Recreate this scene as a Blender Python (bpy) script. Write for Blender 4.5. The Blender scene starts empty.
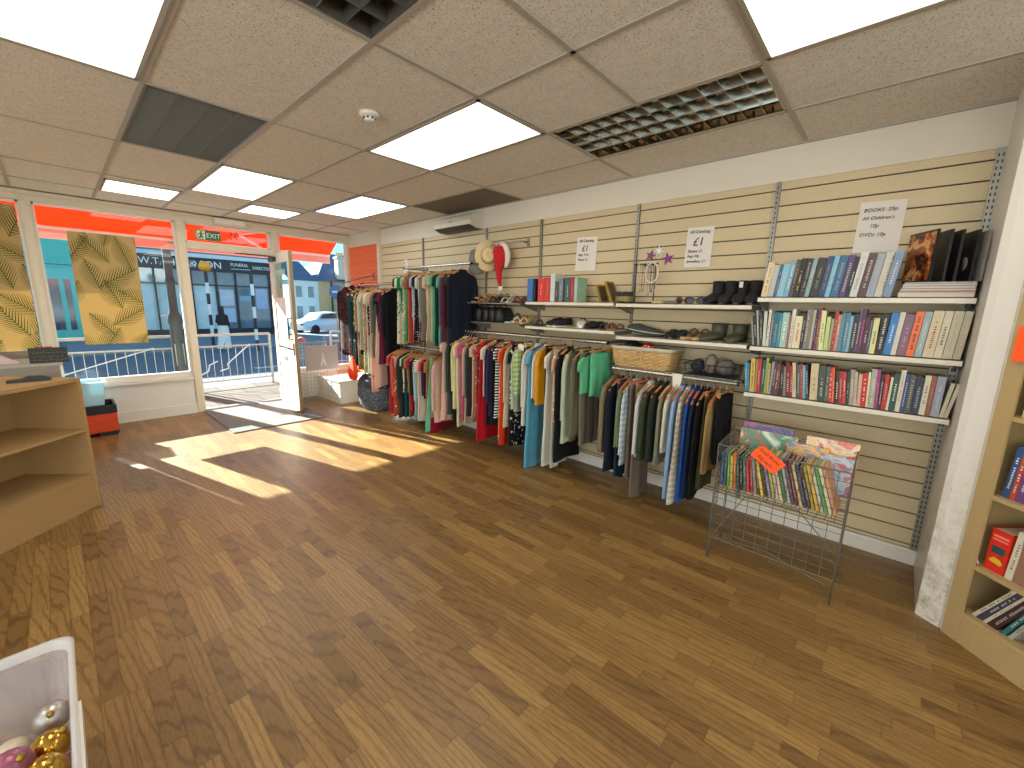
import bpy, math, random
from mathutils import Vector, Matrix
random.seed(7)
S = bpy.context.scene
COL = S.collection
PI = math.pi
# ------------------------------------------------------------------ helpers
class MB:
    def __init__(s): s.v=[]; s.f=[]; s.m=[]; s.s=[]
    def add(s, vs, fs, mi=0, smooth=False, T=None):
        o=len(s.v)
        for p in vs:
            p=Vector(p); s.v.append(T@p if T else p)
        for f in fs: s.f.append([o+i for i in f]); s.m.append(mi); s.s.append(smooth)
        return s
    def box(s,x0,x1,y0,y1,z0,z1,mi=0,T=None):
        return s.add([(x0,y0,z0),(x1,y0,z0),(x1,y1,z0),(x0,y1,z0),(x0,y0,z1),(x1,y0,z1),(x1,y1,z1),(x0,y1,z1)],
            [(0,3,2,1),(4,5,6,7),(0,1,5,4),(1,2,6,5),(2,3,7,6),(3,0,4,7)],mi,False,T)
    def prism(s,pts,d0,d1,axis='y',mi=0,T=None):
        n=len(pts)
        def P(a,b,d): return {'y':(a,d,b),'x':(d,a,b),'z':(a,b,d)}[axis]
        vs=[P(a,b,d0) for a,b in pts]+[P(a,b,d1) for a,b in pts]
        fs=[tuple(range(n))[::-1],tuple(range(n,2*n))]+[(i,(i+1)%n,n+(i+1)%n,n+i) for i in range(n)]
        return s.add(vs,fs,mi,False,T)
    def loft(s,rings,mi=0,caps=True,smooth=True,T=None,closed=True):
        n=len(rings[0]); vs=[p for r in rings for p in r]; fs=[]
        for k in range(len(rings)-1):
            for i in range(n if closed else n-1):
                j=(i+1)%n; fs.append((k*n+i,k*n+j,(k+1)*n+j,(k+1)*n+i))
        s.add(vs,fs,mi,smooth,T)
        if caps and closed:
            s.add(rings[0],[tuple(range(n))[::-1]],mi,False,T); s.add(rings[-1],[tuple(range(n))],mi,False,T)
        return s
    def tube(s,pts,r,n=8,mi=0,T=None,caps=True):
        pts=[Vector(p) for p in pts]; rings=[]; up=None
        for i,p in enumerate(pts):
            d=(pts[min(i+1,len(pts)-1)]-pts[max(i-1,0)])
            if d.length<1e-9: d=Vector((0,0,1))
            d.normalize()
            if up is None: up=Vector((0,0,1)) if abs(d.z)<.9 else Vector((1,0,0))
            a=d.cross(up)
            if a.length<1e-6: a=d.cross(Vector((0,1,0)))
            a.normalize(); b=a.cross(d); b.normalize(); up=b
            rr=r[i] if isinstance(r,(list,tuple)) else r
            rings.append([p+(a*math.cos(2*PI*k/n)+b*math.sin(2*PI*k/n))*rr for k in range(n)])
        return s.loft(rings,mi,caps,True,T)
    def lathe(s,prof,n=24,mi=0,T=None,sx=1,sy=1):
        rings=[[(r*math.cos(2*PI*k/n)*sx,r*math.sin(2*PI*k/n)*sy,z) for k in range(n)] for r,z in prof]
        return s.loft(rings,mi,True,True,T)
    def ball(s,c,r,n=16,mi=0,T=None,sz=1):
        prof=[(max(1e-4,r*math.sin(PI*i/10)),-r*math.cos(PI*i/10)*sz) for i in range(11)]
        M=Matrix.Translation(Vector(c)); M=T@M if T else M
        return s.lathe(prof,n,mi,M)
    def build(s,name,mats,parent=None,loc=None,rot=None):
        me=bpy.data.meshes.new(name); me.from_pydata([tuple(v) for v in s.v],[],s.f)
        if not isinstance(mats,(list,tuple)): mats=[mats]
        for m in mats: me.materials.append(m)
        me.polygons.foreach_set('material_index',s.m); me.polygons.foreach_set('use_smooth',s.s); me.update()
        o=bpy.data.objects.new(name,me); COL.objects.link(o)
        if parent: o.parent=parent
        if loc: o.location=loc
        if rot: o.rotation_euler=rot
        return o
def empty(name,loc=(0,0,0),rot=(0,0,0)):
    o=bpy.data.objects.new(name,None); COL.objects.link(o); o.location=loc; o.rotation_euler=rot
    o.empty_display_size=.05; return o
LABELS={}
def tag(o,label,cat,group=None,kind=None):
    o['label']=label; o['category']=cat
    if group: o['group']=group
    if kind: o['kind']=kind
    LABELS.setdefault(label,[]).append(o.name)
    return o
def struct(o,label=None,cat=None):
    o['kind']='structure'
    if label: o['label']=label; o['category']=cat or o.name.split('_')[0]
    return o
def T(x=0,y=0,z=0,rx=0,ry=0,rz=0,s=1):
    return Matrix.Translation((x,y,z))@Matrix.Rotation(rz,4,'Z')@Matrix.Rotation(ry,4,'Y')@Matrix.Rotation(rx,4,'X')@Matrix.Scale(s,4)
def text(body,size,parent,loc,rot,m,name='lettering',ext=.0005,align='LEFT',shear=0,sx=1):
    c=bpy.data.curves.new(name,'FONT'); c.body=body; c.size=size; c.extrude=ext; c.align_x=align; c.shear=shear
    c.materials.append(m); c.resolution_u=3; tmp=bpy.data.objects.new(name,c); COL.objects.link(tmp); dg=bpy.context.evaluated_depsgraph_get()
    me=bpy.data.meshes.new_from_object(tmp.evaluated_get(dg)); bpy.data.objects.remove(tmp); me.name=name
    o=bpy.data.objects.new(name,me); COL.objects.link(o); o.location=loc; o.rotation_euler=rot
    o.scale=(sx,1,1); o.parent=parent; return o
# ------------------------------------------------------------------ materials
MATS={}
def srgb(c):
    if isinstance(c,str): c=c.lstrip('#'); c=[int(c[i:i+2],16)/255 for i in (0,2,4)]
    return tuple((x/12.92 if x<=.04045 else ((x+.055)/1.055)**2.4) for x in c)+(1,)
class NT:
    def __init__(s,name):
        s.m=bpy.data.materials.new(name); s.m.use_nodes=True; s.t=s.m.node_tree; s.n=s.t.nodes; s.b=s.n['Principled BSDF']
    def node(s,t,**k):
        n=s.n.new(t)
        for a,v in k.items():
            if a.startswith('i_'):
                key=a[2:].replace('_',' ')
                n.inputs[key].default_value=v
            else: setattr(n,a,v)
        return n
    def link(s,a,b): s.t.links.new(a,b)
    def val(s,x,sock):
        if isinstance(x,(int,float)): sock.default_value=x
        elif isinstance(x,tuple): sock.default_value=x
        else: s.link(x,sock)
    def math(s,op,a,b=None,c=None):
        n=s.node('ShaderNodeMath',operation=op); s.val(a,n.inputs[0])
        if b is not None: s.val(b,n.inputs[1])
        if c is not None: s.val(c,n.inputs[2])
        return n.outputs[0]
    def mix(s,f,a,b,bt='MIX'):
        n=s.node('ShaderNodeMix',data_type='RGBA',blend_type=bt); s.val(f,n.inputs[0]); s.val(a,n.inputs[6]); s.val(b,n.inputs[7]); return n.outputs[2]
    def ramp(s,f,stops,interp='LINEAR'):
        n=s.node('ShaderNodeValToRGB'); n.color_ramp.interpolation=interp; e=n.color_ramp.elements
        while len(e)>1: e.remove(e[-1])
        e[0].position=stops[0][0]; e[0].color=stops[0][1]
        for p,c in stops[1:]:
            q=e.new(p); q.color=c
        s.link(f,n.inputs[0]); return n.outputs[0]
    def coord(s,kind='Object',scale=(1,1,1),loc=(0,0,0),rot=(0,0,0)):
        t=s.node('ShaderNodeTexCoord'); mp=s.node('ShaderNodeMapping'); s.link(t.outputs[kind],mp.inputs[0])
        mp.inputs['Scale'].default_value=scale; mp.inputs['Location'].default_value=loc; mp.inputs['Rotation'].default_value=rot
        return mp.outputs[0]
    def noise(s,vec,scale,detail=2,rough=.5,dist=0):
        n=s.node('ShaderNodeTexNoise'); s.link(vec,n.inputs['Vector']); n.inputs['Scale'].default_value=scale
        n.inputs['Detail'].default_value=detail; n.inputs['Roughness'].default_value=rough; n.inputs['Distortion'].default_value=dist
        return n.outputs['Fac']
    def bump(s,h,st=.2,d=.01):
        n=s.node('ShaderNodeBump'); s.link(h,n.inputs['Height']); n.inputs['Strength'].default_value=st; n.inputs['Distance'].default_value=d
        s.link(n.outputs[0],s.b.inputs['Normal'])
    def base(s,c,rough=.6,metal=0,spec=None):
        s.val(c,s.b.inputs['Base Color']); s.b.inputs['Roughness'].default_value=rough; s.b.inputs['Metallic'].default_value=metal
        if spec is not None: s.b.inputs['Specular IOR Level'].default_value=spec
BW=(0,0,0,1),(1,1,1,1)
def mat(name,c,rough=.6,metal=0,var=.12,vs=30,bump=0,spec=None,sheen=0):
    key=(name,)
    if key in MATS: return MATS[key]
    n=NT(name); co=n.coord(); f=n.noise(co,vs,3)
    c4=srgb(c); lo=tuple(x*(1-var) for x in c4[:3])+(1,); hi=tuple(min(1,x*(1+var)) for x in c4[:3])+(1,)
    n.base(n.mix(f,lo,hi),rough,metal,spec)
    if bump: n.bump(f,bump,.004)
    MATS[key]=n.m; return n.m
def cloth(c,pat='plain',c2='#f0ece4'):
    key=('cloth',c,pat,c2)
    if key in MATS: return MATS[key]
    n=NT('cloth_'+pat); co=n.coord(); a=srgb(c); b=srgb(c2)
    fine=n.noise(co,240,2); soft=n.noise(co,9,2)
    if pat=='plain': col=a
    elif pat=='stripe':
        w=n.node('ShaderNodeTexWave',wave_type='BANDS',bands_direction='Z'); n.link(co,w.inputs[0]); w.inputs['Scale'].default_value=11
        col=n.mix(n.ramp(w.outputs['Fac'],[(0,BW[0]),(.5,BW[1])],'CONSTANT'),a,b)
    elif pat=='pinstripe':
        w=n.node('ShaderNodeTexWave',wave_type='BANDS',bands_direction='X'); n.link(co,w.inputs[0]); w.inputs['Scale'].default_value=14
        col=n.mix(n.ramp(w.outputs['Fac'],[(0,BW[0]),(.7,BW[1])],'CONSTANT'),a,b)
    elif pat=='check':
        w=n.node('ShaderNodeTexWave',wave_type='BANDS',bands_direction='Z'); n.link(co,w.inputs[0]); w.inputs['Scale'].default_value=7
        w2=n.node('ShaderNodeTexWave',wave_type='BANDS',bands_direction='X'); n.link(co,w2.inputs[0]); w2.inputs['Scale'].default_value=7
        s1=n.ramp(w.outputs['Fac'],[(0,BW[0]),(.55,BW[1])],'CONSTANT'); s2=n.ramp(w2.outputs['Fac'],[(0,BW[0]),(.55,BW[1])],'CONSTANT')
        col=n.mix(n.math('MULTIPLY',n.math('ADD',s1,s2),.5),a,b)
    elif pat=='dots':
        v=n.node('ShaderNodeTexVoronoi'); n.link(co,v.inputs['Vector']); v.inputs['Scale'].default_value=38; v.inputs['Randomness'].default_value=.25
        col=n.mix(n.ramp(v.outputs['Distance'],[(0,BW[1]),(.33,BW[0])],'CONSTANT'),a,b)
    else: # floral / leopard
        v=n.node('ShaderNodeTexVoronoi'); n.link(co,v.inputs['Vector']); v.inputs['Scale'].default_value=22 if pat=='floral' else 40
        g=n.noise(co,26,3,.6,1.2)
        col=n.mix(n.ramp(n.math('ADD',v.outputs['Distance'],n.math('MULTIPLY',g,.5)),[(0,BW[1]),(.52,BW[1]),(.56,BW[0])],'LINEAR'),a,b)
        if pat=='floral':
            hs=n.node('ShaderNodeHueSaturation'); n.link(col,hs.inputs['Color']); n.link(n.math('ADD',.46,n.math('MULTIPLY',g,.12)),hs.inputs['Hue']); col=hs.outputs[0]
    k=n.math('ADD',n.math('ADD',.62,n.math('MULTIPLY',fine,.16)),n.math('MULTIPLY',soft,.12))
    mx=n.node('ShaderNodeVectorMath',operation='SCALE')
    if isinstance(col,tuple):
        rgb=n.node('ShaderNodeRGB'); rgb.outputs[0].default_value=col; col=rgb.outputs[0]
    n.link(col,mx.inputs[0]); n.link(k,mx.inputs['Scale'])
    n.base(mx.outputs[0],.88,0,.25)
    n.b.inputs['Sheen Weight'].default_value=.0
    n.bump(fine,.15,.002)
    MATS[key]=n.m; return n.m
def emis(name,c,st):
    n=NT(name); n.base((0,0,0,1),.5); n.b.inputs['Emission Color'].default_value=srgb(c); n.b.inputs['Emission Strength'].default_value=st
    return n.m
def glass(name,tint=(.92,.97,.97,1),rough=0.0,alpha=.10):
    m=bpy.data.materials.new(name); m.use_nodes=True; t=m.node_tree; t.nodes.clear()
    o=t.nodes.new('ShaderNodeOutputMaterial'); mx=t.nodes.new('ShaderNodeMixShader'); tr=t.nodes.new('ShaderNodeBsdfTransparent'); g=t.nodes.new('ShaderNodeBsdfGlossy')
    tr.inputs[0].default_value=tint; g.inputs['Roughness'].default_value=rough; lw=t.nodes.new('ShaderNodeLayerWeight'); lw.inputs[0].default_value=.25
    mu=t.nodes.new('ShaderNodeMath'); mu.operation='MULTIPLY_ADD'; mu.inputs[1].default_value=.13; mu.inputs[2].default_value=alpha*.3
    t.links.new(lw.outputs['Fresnel'],mu.inputs[0]); t.links.new(mu.outputs[0],mx.inputs[0]); t.links.new(tr.outputs[0],mx.inputs[1]); t.links.new(g.outputs[0],mx.inputs[2]); t.links.new(mx.outputs[0],o.inputs[0])
    return m
def translucent(name,c,f=.5,c2=None,extra=None):
    n=NT(name); co=n.coord(); col=srgb(c)
    if extra: col=extra(n,co)
    d=n.b; tr=n.node('ShaderNodeBsdfTranslucent'); mx=n.node('ShaderNodeMixShader'); mx.inputs[0].default_value=f
    n.base(col,.8,0,.2); n.val(col,tr.inputs[0])
    out=[x for x in n.n if x.type=='OUTPUT_MATERIAL'][0]
    n.link(d.outputs[0],mx.inputs[1]); n.link(tr.outputs[0],mx.inputs[2]); n.link(mx.outputs[0],out.inputs[0])
    return n.m
def floor_mat():
    n=NT('oak_strip_laminate'); co=n.coord(); sp=n.node('ShaderNodeSeparateXYZ'); n.link(co,sp.inputs[0]); X,Y=sp.outputs[0],sp.outputs[1]
    W,L=.066,.42
    u=n.math('DIVIDE',X,W); r=n.math('FLOOR',u); fu=n.math('FRACT',u)
    wn=n.node('ShaderNodeTexWhiteNoise',noise_dimensions='1D'); n.link(r,wn.inputs['W'])
    v=n.math('ADD',n.math('DIVIDE',Y,L),n.math('MULTIPLY',wn.outputs['Value'],7.3)); cidx=n.math('FLOOR',v); fv=n.math('FRACT',v)
    cb=n.node('ShaderNodeCombineXYZ'); n.link(r,cb.inputs[0]); n.link(cidx,cb.inputs[1])
    w2=n.node('ShaderNodeTexWhiteNoise',noise_dimensions='2D'); n.link(cb.outputs[0],w2.inputs['Vector'])
    tone=n.ramp(w2.outputs['Value'],[(0,srgb('#70542d')),(.3,srgb('#7e6036')),(.6,srgb('#88693b')),(.85,srgb('#957643')),(1,srgb('#775b32'))])
    # grain: stretched along y, offset per plank
    off=n.node('ShaderNodeVectorMath',operation='MULTIPLY_ADD'); n.link(w2.outputs['Color'],off.inputs[0]); off.inputs[1].default_value=(9,9,9); 
    sc=n.node('ShaderNodeVectorMath',operation='MULTIPLY'); n.link(co,sc.inputs[0]); sc.inputs[1].default_value=(1,.13,1); n.link(sc.outputs[0],off.inputs[2])
    g1=n.noise(off.outputs[0],190,4,.65,.3)
    wv=n.node('ShaderNodeTexWave',wave_type='RINGS',rings_direction='Z'); n.link(off.outputs[0],wv.inputs[0]); wv.inputs['Scale'].default_value=14; wv.inputs['Distortion'].default_value=7; wv.inputs['Detail'].default_value=2; wv.inputs['Detail Scale'].default_value=1.2
    g2=n.ramp(wv.outputs['Fac'],[(0,(.58,.53,.46,1)),(.3,(1,1,1,1))])
    c=n.mix(.75,tone,g2,'MULTIPLY')
    c=n.mix(.8,c,n.ramp(g1,[(.3,(.66,.62,.56,1)),(.62,(1.06,1.05,1.03,1))]),'MULTIPLY')
    e1=n.math('MULTIPLY',n.math('MINIMUM',fu,n.math('SUBTRACT',1,fu)),W); e2=n.math('MULTIPLY',n.math('MINIMUM',fv,n.math('SUBTRACT',1,fv)),L)
    e=n.math('MINIMUM',e1,e2); sm=n.ramp(e,[(0,(.55,.5,.45,1)),(.0016,(1,1,1,1))])
    c=n.mix(.7,c,sm,'MULTIPLY')
    n.base(c,.34,0,.45); n.link(n.math('ADD',.30,n.math('MULTIPLY',g1,.18)),n.b.inputs['Roughness']); n.bump(g1,.06,.002)
    return n.m
def ceil_mat():
    n=NT('mineral_fibre_tile'); co=n.coord(); a=n.noise(co,120,3,.65,.8); b=n.noise(co,26,2)
    f=n.ramp(a,[(.0,BW[0]),(.37,BW[0]),(.43,BW[1])]); c=n.mix(f,srgb('#95897c'),srgb('#dfd8cd')); c=n.mix(.2,c,n.ramp(b,[(.3,srgb('#a59d92')),(.7,srgb('#dad4ca'))]))
    n.base(c,.95,0,.1); n.bump(f,.5,.003); return n.m
def wood_mat(name,c,ax='Z',st=1.0):
    n=NT(name); sc={'Z':(14,14,1),'Y':(14,1,14),'X':(1,14,14)}[ax]; co=n.coord(scale=sc); g=n.noise(co,6,4,.6,.4); big=n.noise(n.coord(),2.2,2)
    c4=srgb(c); lo=tuple(x*(1-.22*st) for x in c4[:3])+(1,); hi=tuple(min(1,x*(1+.1*st)) for x in c4[:3])+(1,)
    col=n.mix(g,lo,hi); col=n.mix(n.math('MULTIPLY',big,.25),col,tuple(x*.75 for x in c4[:3])+(1,))
    n.base(col,.5,0,.35); return n.m
def brick_mat(name,c1,c2,mortar,sx,sy):
    n=NT(name); co=n.coord(rot=(PI/2,0,0)); b=n.node('ShaderNodeTexBrick'); n.link(co,b.inputs['Vector'])
    b.inputs['Color1'].default_value=srgb(c1); b.inputs['Color2'].default_value=srgb(c2); b.inputs['Mortar'].default_value=srgb(mortar)
    b.inputs['Scale'].default_value=1; b.inputs['Brick Width'].default_value=sx; b.inputs['Row Height'].default_value=sy; b.inputs['Mortar Size'].default_value=.012
    n.base(b.outputs['Color'],.85); return n.m
def leaf_mat():
    def ex(n,co):
        sp=n.node('ShaderNodeSeparateXYZ'); n.link(co,sp.inputs[0]); X,Z=sp.outputs[0],sp.outputs[2]
        fac=None
        # fronds: rib at an angle, leaflets as angled stripes that end away from the rib
        Rp=random.Random(21); FR=[]
        for gx in range(4):
            for gz in range(6): FR.append((gx*.25+Rp.uniform(-.06,.06)+(.12 if gz%2 else 0),gz*.27+Rp.uniform(-.06,.06),Rp.choice([.7,.95,1.2,2.0,2.3,2.6])+Rp.uniform(-.15,.15),Rp.uniform(.17,.23),Rp.uniform(.30,.42),Rp.uniform(95,125)))
        for (cx,cz,ang,wd,ln,fr) in FR:
            dx=n.math('SUBTRACT',X,cx); dz=n.math('SUBTRACT',Z,cz); ca,sa=math.cos(ang),math.sin(ang)
            a=n.math('ADD',n.math('MULTIPLY',dx,ca),n.math('MULTIPLY',dz,sa)); b=n.math('ADD',n.math('MULTIPLY',dx,-sa),n.math('MULTIPLY',dz,ca)); ab=n.math('ABSOLUTE',b)
            ph=n.math('MULTIPLY',n.math('SUBTRACT',a,n.math('MULTIPLY',ab,1.25)),fr*2)
            aa=n.math('ABSOLUTE',a)
            lim=n.math('MULTIPLY',n.math('SUBTRACT',1,n.math('POWER',n.math('DIVIDE',aa,ln*.5),2)),wd*.6)
            st=n.math('GREATER_THAN',n.math('SINE',ph),n.math('MULTIPLY_ADD',n.math('DIVIDE',ab,lim),1.25,-.15))
            ins=n.math('LESS_THAN',ab,lim); ins=n.math('MULTIPLY',ins,n.math('LESS_THAN',aa,ln*.5))
            rib=n.math('MULTIPLY',n.math('LESS_THAN',ab,.003),n.math('LESS_THAN',aa,ln*.5))
            q=n.math('MAXIMUM',n.math('MULTIPLY',st,ins),rib)
            fac=q if fac is None else n.math('MAXIMUM',fac,q)
        return n.mix(fac,srgb('#bfa670'),srgb('#56602a'))
    return translucent('palm_print_paper','#d8c8a0',.28,extra=ex)
def paving_mat():
    n=NT('concrete_paving'); co=n.coord(); b=n.node('ShaderNodeTexBrick'); n.link(co,b.inputs['Vector']); b.inputs['Scale'].default_value=1; b.inputs['Brick Width'].default_value=.6; b.inputs['Row Height'].default_value=.45; b.inputs['Mortar Size'].default_value=.008
    b.inputs['Color1'].default_value=srgb('#5f5d59'); b.inputs['Color2'].default_value=srgb('#565450'); b.inputs['Mortar'].default_value=srgb('#383735'); n.base(b.outputs['Color'],.95,0,.04); return n.m
M=dict(
 white=mat('white_gloss_paint','#dcd8cf',.35,var=.03), cream=mat('cream_wall_paint','#d6cebf',.7,var=.03,vs=6),
 frame=mat('door_frame_paint','#cfc4ae',.45,var=.06,vs=12), tbar=mat('ceiling_grid_metal','#a29a8e',.5,var=.02),
 slat=wood_mat('maple_slatwall','#cbb995','X',.6), groove=mat('slatwall_groove','#4d4234',.8),
 orange_slat=mat('orange_slatwall','#d8652f',.55,var=.05), beech=wood_mat('beech_counter','#b08f60','Y',.7), beech2=wood_mat('oak_effect_bookcase','#b39a6c','Z',.7),
 steel=mat('grey_steel_upright','#8f8d86',.4,.7,var=.05), dark=mat('dark_slot','#1c1b19',.7), chrome=mat('chrome','#d8d6d0',.18,.95,var=.03),
 wshelf=mat('cream_steel_shelf','#d9d2bf',.4,var=.03), black=mat('black_plastic','#17171a',.4), blackc=mat('black_leather','#141414',.5,var=.3),
 paper=mat('white_paper','#ded8cf',.8,var=.03), pages=mat('book_page_edges','#cfc3a8',.85,var=.08,vs=200), ink=mat('black_marker_ink','#26222a',.8),
 hang=wood_mat('wooden_hanger','#b98650','X',.8), wire=mat('grey_wire','#6a655c',.5,.5,var=.08), orange=mat('fluorescent_orange_card','#ff5a1c',.7,var=.03),
 gold=mat('gold_metal','#cda348',.12,.95,var=.05), silver=mat('satin_silver','#b5aea8',.32,.85,var=.04), mauve=mat('mauve_bauble','#96556c',.3,.35,var=.05),
 ivory=mat('ivory_bauble','#cdbfa6',.35,.2,var=.04), goldf=mat('gold_picture_frame','#a5812f',.35,.6,var=.15),
 green_sign=mat('green_exit_sign','#0d5c3a',.4,var=.04), signw=mat('sign_white','#eef0ea',.5,var=.02),
 glass=glass('window_glass'), door_glass=glass('door_glass',(.88,.96,.95,1)), palm=leaf_mat(),
 awning=translucent('orange_awning_canvas','#ff5206',.34), valance=translucent('awning_valance_cloth','#c98f84',.3), 
 concrete=paving_mat(), road=mat('asphalt_road','#5f6670',.9,var=.2,vs=4,spec=.05), kerbm=mat('kerb_stone','#8d8d8c',.9,spec=.05),
 navyb=mat('navy_shopfront_paint','#0f1520',.4,var=.05), teal=mat('teal_shop_paint','#33b5ac',.5,var=.05), shopglass=mat('far_shop_glass','#5d7280',.08,.0,var=.5,vs=1.2,spec=1), paleblind=mat('pale_window_blind','#cfd9d8',.5,var=.2,vs=3),
 render=mat('tan_render_wall','#b79d76',.9,var=.12,vs=2), slate=mat('blue_slate_roof','#3a5271',.6,var=.2,vs=8), wrender=mat('white_render','#cfd8dc',.8,var=.05),
 rail=mat('galvanised_rail','#a2a59b',.45,.4,var=.08), lamp=mat('dark_lamp_post','#2b3338',.5,var=.3,vs=12), globe=mat('amber_globe','#e89a22',.3,var=.05),
 car=mat('white_car_paint','#d9e2e4',.2,var=.02), carglass=mat('car_window_glass','#27343c',.1,var=.1), tyre=mat('tyre_rubber','#17181a',.8),
 wicker=None, red=mat('red_felt','#b3121c',.9,var=.1,bump=.3), fur=mat('white_fur_trim','#d9d0c2',.95,var=.1,vs=90,bump=.8), straw=mat('straw_hat_weave','#d6bf92',.85,var=.18,vs=160,bump=.4),
 greyfelt=mat('grey_knit','#77736d',.95,var=.2,vs=120,bump=.5), crate_o=mat('orange_crate_plastic','#d2461a',.5,var=.06), tub=None,
 mat_=mat('grey_entrance_mat','#6e6e6d',.98,var=.5,vs=260,bump=.7,spec=.03), bag=None, skin=mat('skin','#b98a6c',.6,var=.03), hair=mat('dark_hair','#1b1613',.7),
)
def clear_plastic(name,c,alpha):
    n=NT(name); n.base(srgb(c),.3,0,.5); n.b.inputs['Alpha'].default_value=alpha; return n.m
M['tub']=clear_plastic('clear_tub_plastic','#cfcdd4',.27); M['tubrim']=clear_plastic('clear_tub_rim','#dcdad8',.5); M['bin']=clear_plastic('pale_blue_bin','#b4dbe8',.75)
def wick():
    n=NT('wicker_weave'); co=n.coord(); b=n.node('ShaderNodeTexBrick'); sp=n.node('ShaderNodeSeparateXYZ'); n.link(co,sp.inputs[0]); cb=n.node('ShaderNodeCombineXYZ'); n.link(n.math('ADD',sp.outputs[0],sp.outputs[1]),cb.inputs[0]); n.link(sp.outputs[2],cb.inputs[1]); n.link(cb.outputs[0],b.inputs['Vector']); b.inputs['Scale'].default_value=1
    b.inputs['Brick Width'].default_value=.034; b.inputs['Row Height'].default_value=.011; b.inputs['Mortar Size'].default_value=.0022; b.inputs['Mortar Smooth'].default_value=.6
    b.inputs['Color1'].default_value=srgb('#d8b57a'); b.inputs['Color2'].default_value=srgb('#b78f55'); b.inputs['Mortar'].default_value=srgb('#5e4322')
    n.base(b.outputs['Color'],.7); n.bump(b.outputs['Fac'],-.6,.006); return n.m
M['wicker']=wick()
M['bag']=cloth('#5c626c','leopard','#9aa4b2')
def grime_mat():
    n=NT('worn_white_gloss'); co=n.coord(); sp=n.node('ShaderNodeSeparateXYZ'); n.link(co,sp.inputs[0])
    low=n.math('MULTIPLY',n.math('SUBTRACT',1,n.math('MINIMUM',sp.outputs[2],1)),1.1); g=n.noise(co,16,4,.7); sc=n.noise(n.coord(scale=(60,60,9)),2.2,4,.7)
    f=n.math('MULTIPLY',n.ramp(g,[(.42,BW[0]),(.7,BW[1])]),low); f2=n.math('MULTIPLY',n.ramp(sc,[(.6,BW[0]),(.66,BW[1])]),low)
    c=n.mix(f,srgb('#dcd9d0'),srgb('#a5967c')); c=n.mix(n.math('MULTIPLY',f2,.7),c,srgb('#7a6a56')); n.base(c,.32,0,.5); return n.m
# ------------------------------------------------------------------ the room shell
H=2.6; YF=6.89; XR=3.42
fl=MB().box(-3.2,XR,-3.4,YF+.06,-.06,0).build('floor',floor_mat()); struct(fl)
ce=MB(); XS=[-3.2,.44,1.04,2.24,2.84,3.6]; YS=[-3.4,.58,1.78,2.98,4.18,6.84]
for i in range(5):
    for j in range(5):
        if (i,j) in ((1,3),(1,1),(3,1)): continue   # openings for the louvred fittings
        ce.box(XS[i],XS[i+1],YS[j],YS[j+1],H,H+.04)
ce=struct(ce.build('ceiling',ceil_mat()))
struct(MB().box(-3.3,-3.2,-3.5,-2.5,0,2.7).box(-3.3,-3.2,2.6,7,0,2.7).box(-3.3,-3.2,-2.5,2.6,0,.75).box(-3.3,-3.2,-2.5,2.6,2.35,2.7).build('wall_left',M['cream']))
struct(MB().box(-3.2,-2.4,-3.5,-3.4,0,2.7).box(2.2,3.6,-3.5,-3.4,0,2.7).box(-2.4,2.2,-3.5,-3.4,0,.75).box(-2.4,2.2,-3.5,-3.4,2.35,2.7).build('wall_back',M['cream']))
struct(MB().box(-3.27,-3.23,-2.5,-2.42,.75,2.35).box(-3.27,-3.23,2.52,2.6,.75,2.35).box(-3.27,-3.23,-2.42,2.52,.75,.82).box(-3.27,-3.23,-2.42,2.52,2.28,2.35).box(-3.27,-3.23,.01,.07,.82,2.28).build('window_added_side',M['white']))  # unseen side window, added to let the fill lamp in
struct(MB().box(-2.4,-2.32,-3.47,-3.43,.75,2.35).box(2.12,2.2,-3.47,-3.43,.75,2.35).box(-2.32,2.12,-3.47,-3.43,.75,.82).box(-2.32,2.12,-3.47,-3.43,2.28,2.35).box(-.13,-.07,-3.47,-3.43,.82,2.28).build('window_added_rear',M['white']))  # unseen rear window, likewise added for the fill behind the camera
wr=struct(MB().box(XR,3.62,-3.4,6.95,0,2.7).build('wall_right',M['cream']))
struct(MB().box(3.398,XR,-.30,5.79,2.373,H).build('trim_fascia',M['cream']))
# pier that ends the slatted wall
struct(MB().prism([(3.43,-.30),(2.82,-.29),(2.80,-.315),(2.765,-.375),(2.96,-.60),(3.43,-.6)],0,H,'z').build('wall_nib',grime_mat()))
struct(MB().prism([(2.775,-.368),(2.762,-.385),(2.80,-.43),(2.815,-.41)],0,H,'z').build('trim_nib',M['white']))
struct(MB().box(3.385,XR,-.30,5.79,0,.095).box(3.378,3.385,-.30,5.79,0,.08).build('baseboard_right',M['white']))
# ceiling grid
g=MB()
for k in range(-1,11):
    x=3.44-.6*k
    if x>-3.2 and x<3.4: g.box(x-.012,x+.012,-3.4,6.84,H-.006,H+.001)
for y in [-3.02,-1.82,-.62,.58,1.78,2.98,4.18,5.38,6.2]: g.box(-3.2,3.43,y-.012,y+.012,H-.0065,H+.0005)
g.box(1.04,2.226,1.168,1.192,H-.006,H+.0005); g.box(3.38,3.40,-.3,5.79,H-.012,H); g.box(-3.2,3.4,6.80,6.84,H-.01,H)
struct(g.build('trim_ceiling_grid',M['tbar']))
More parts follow.
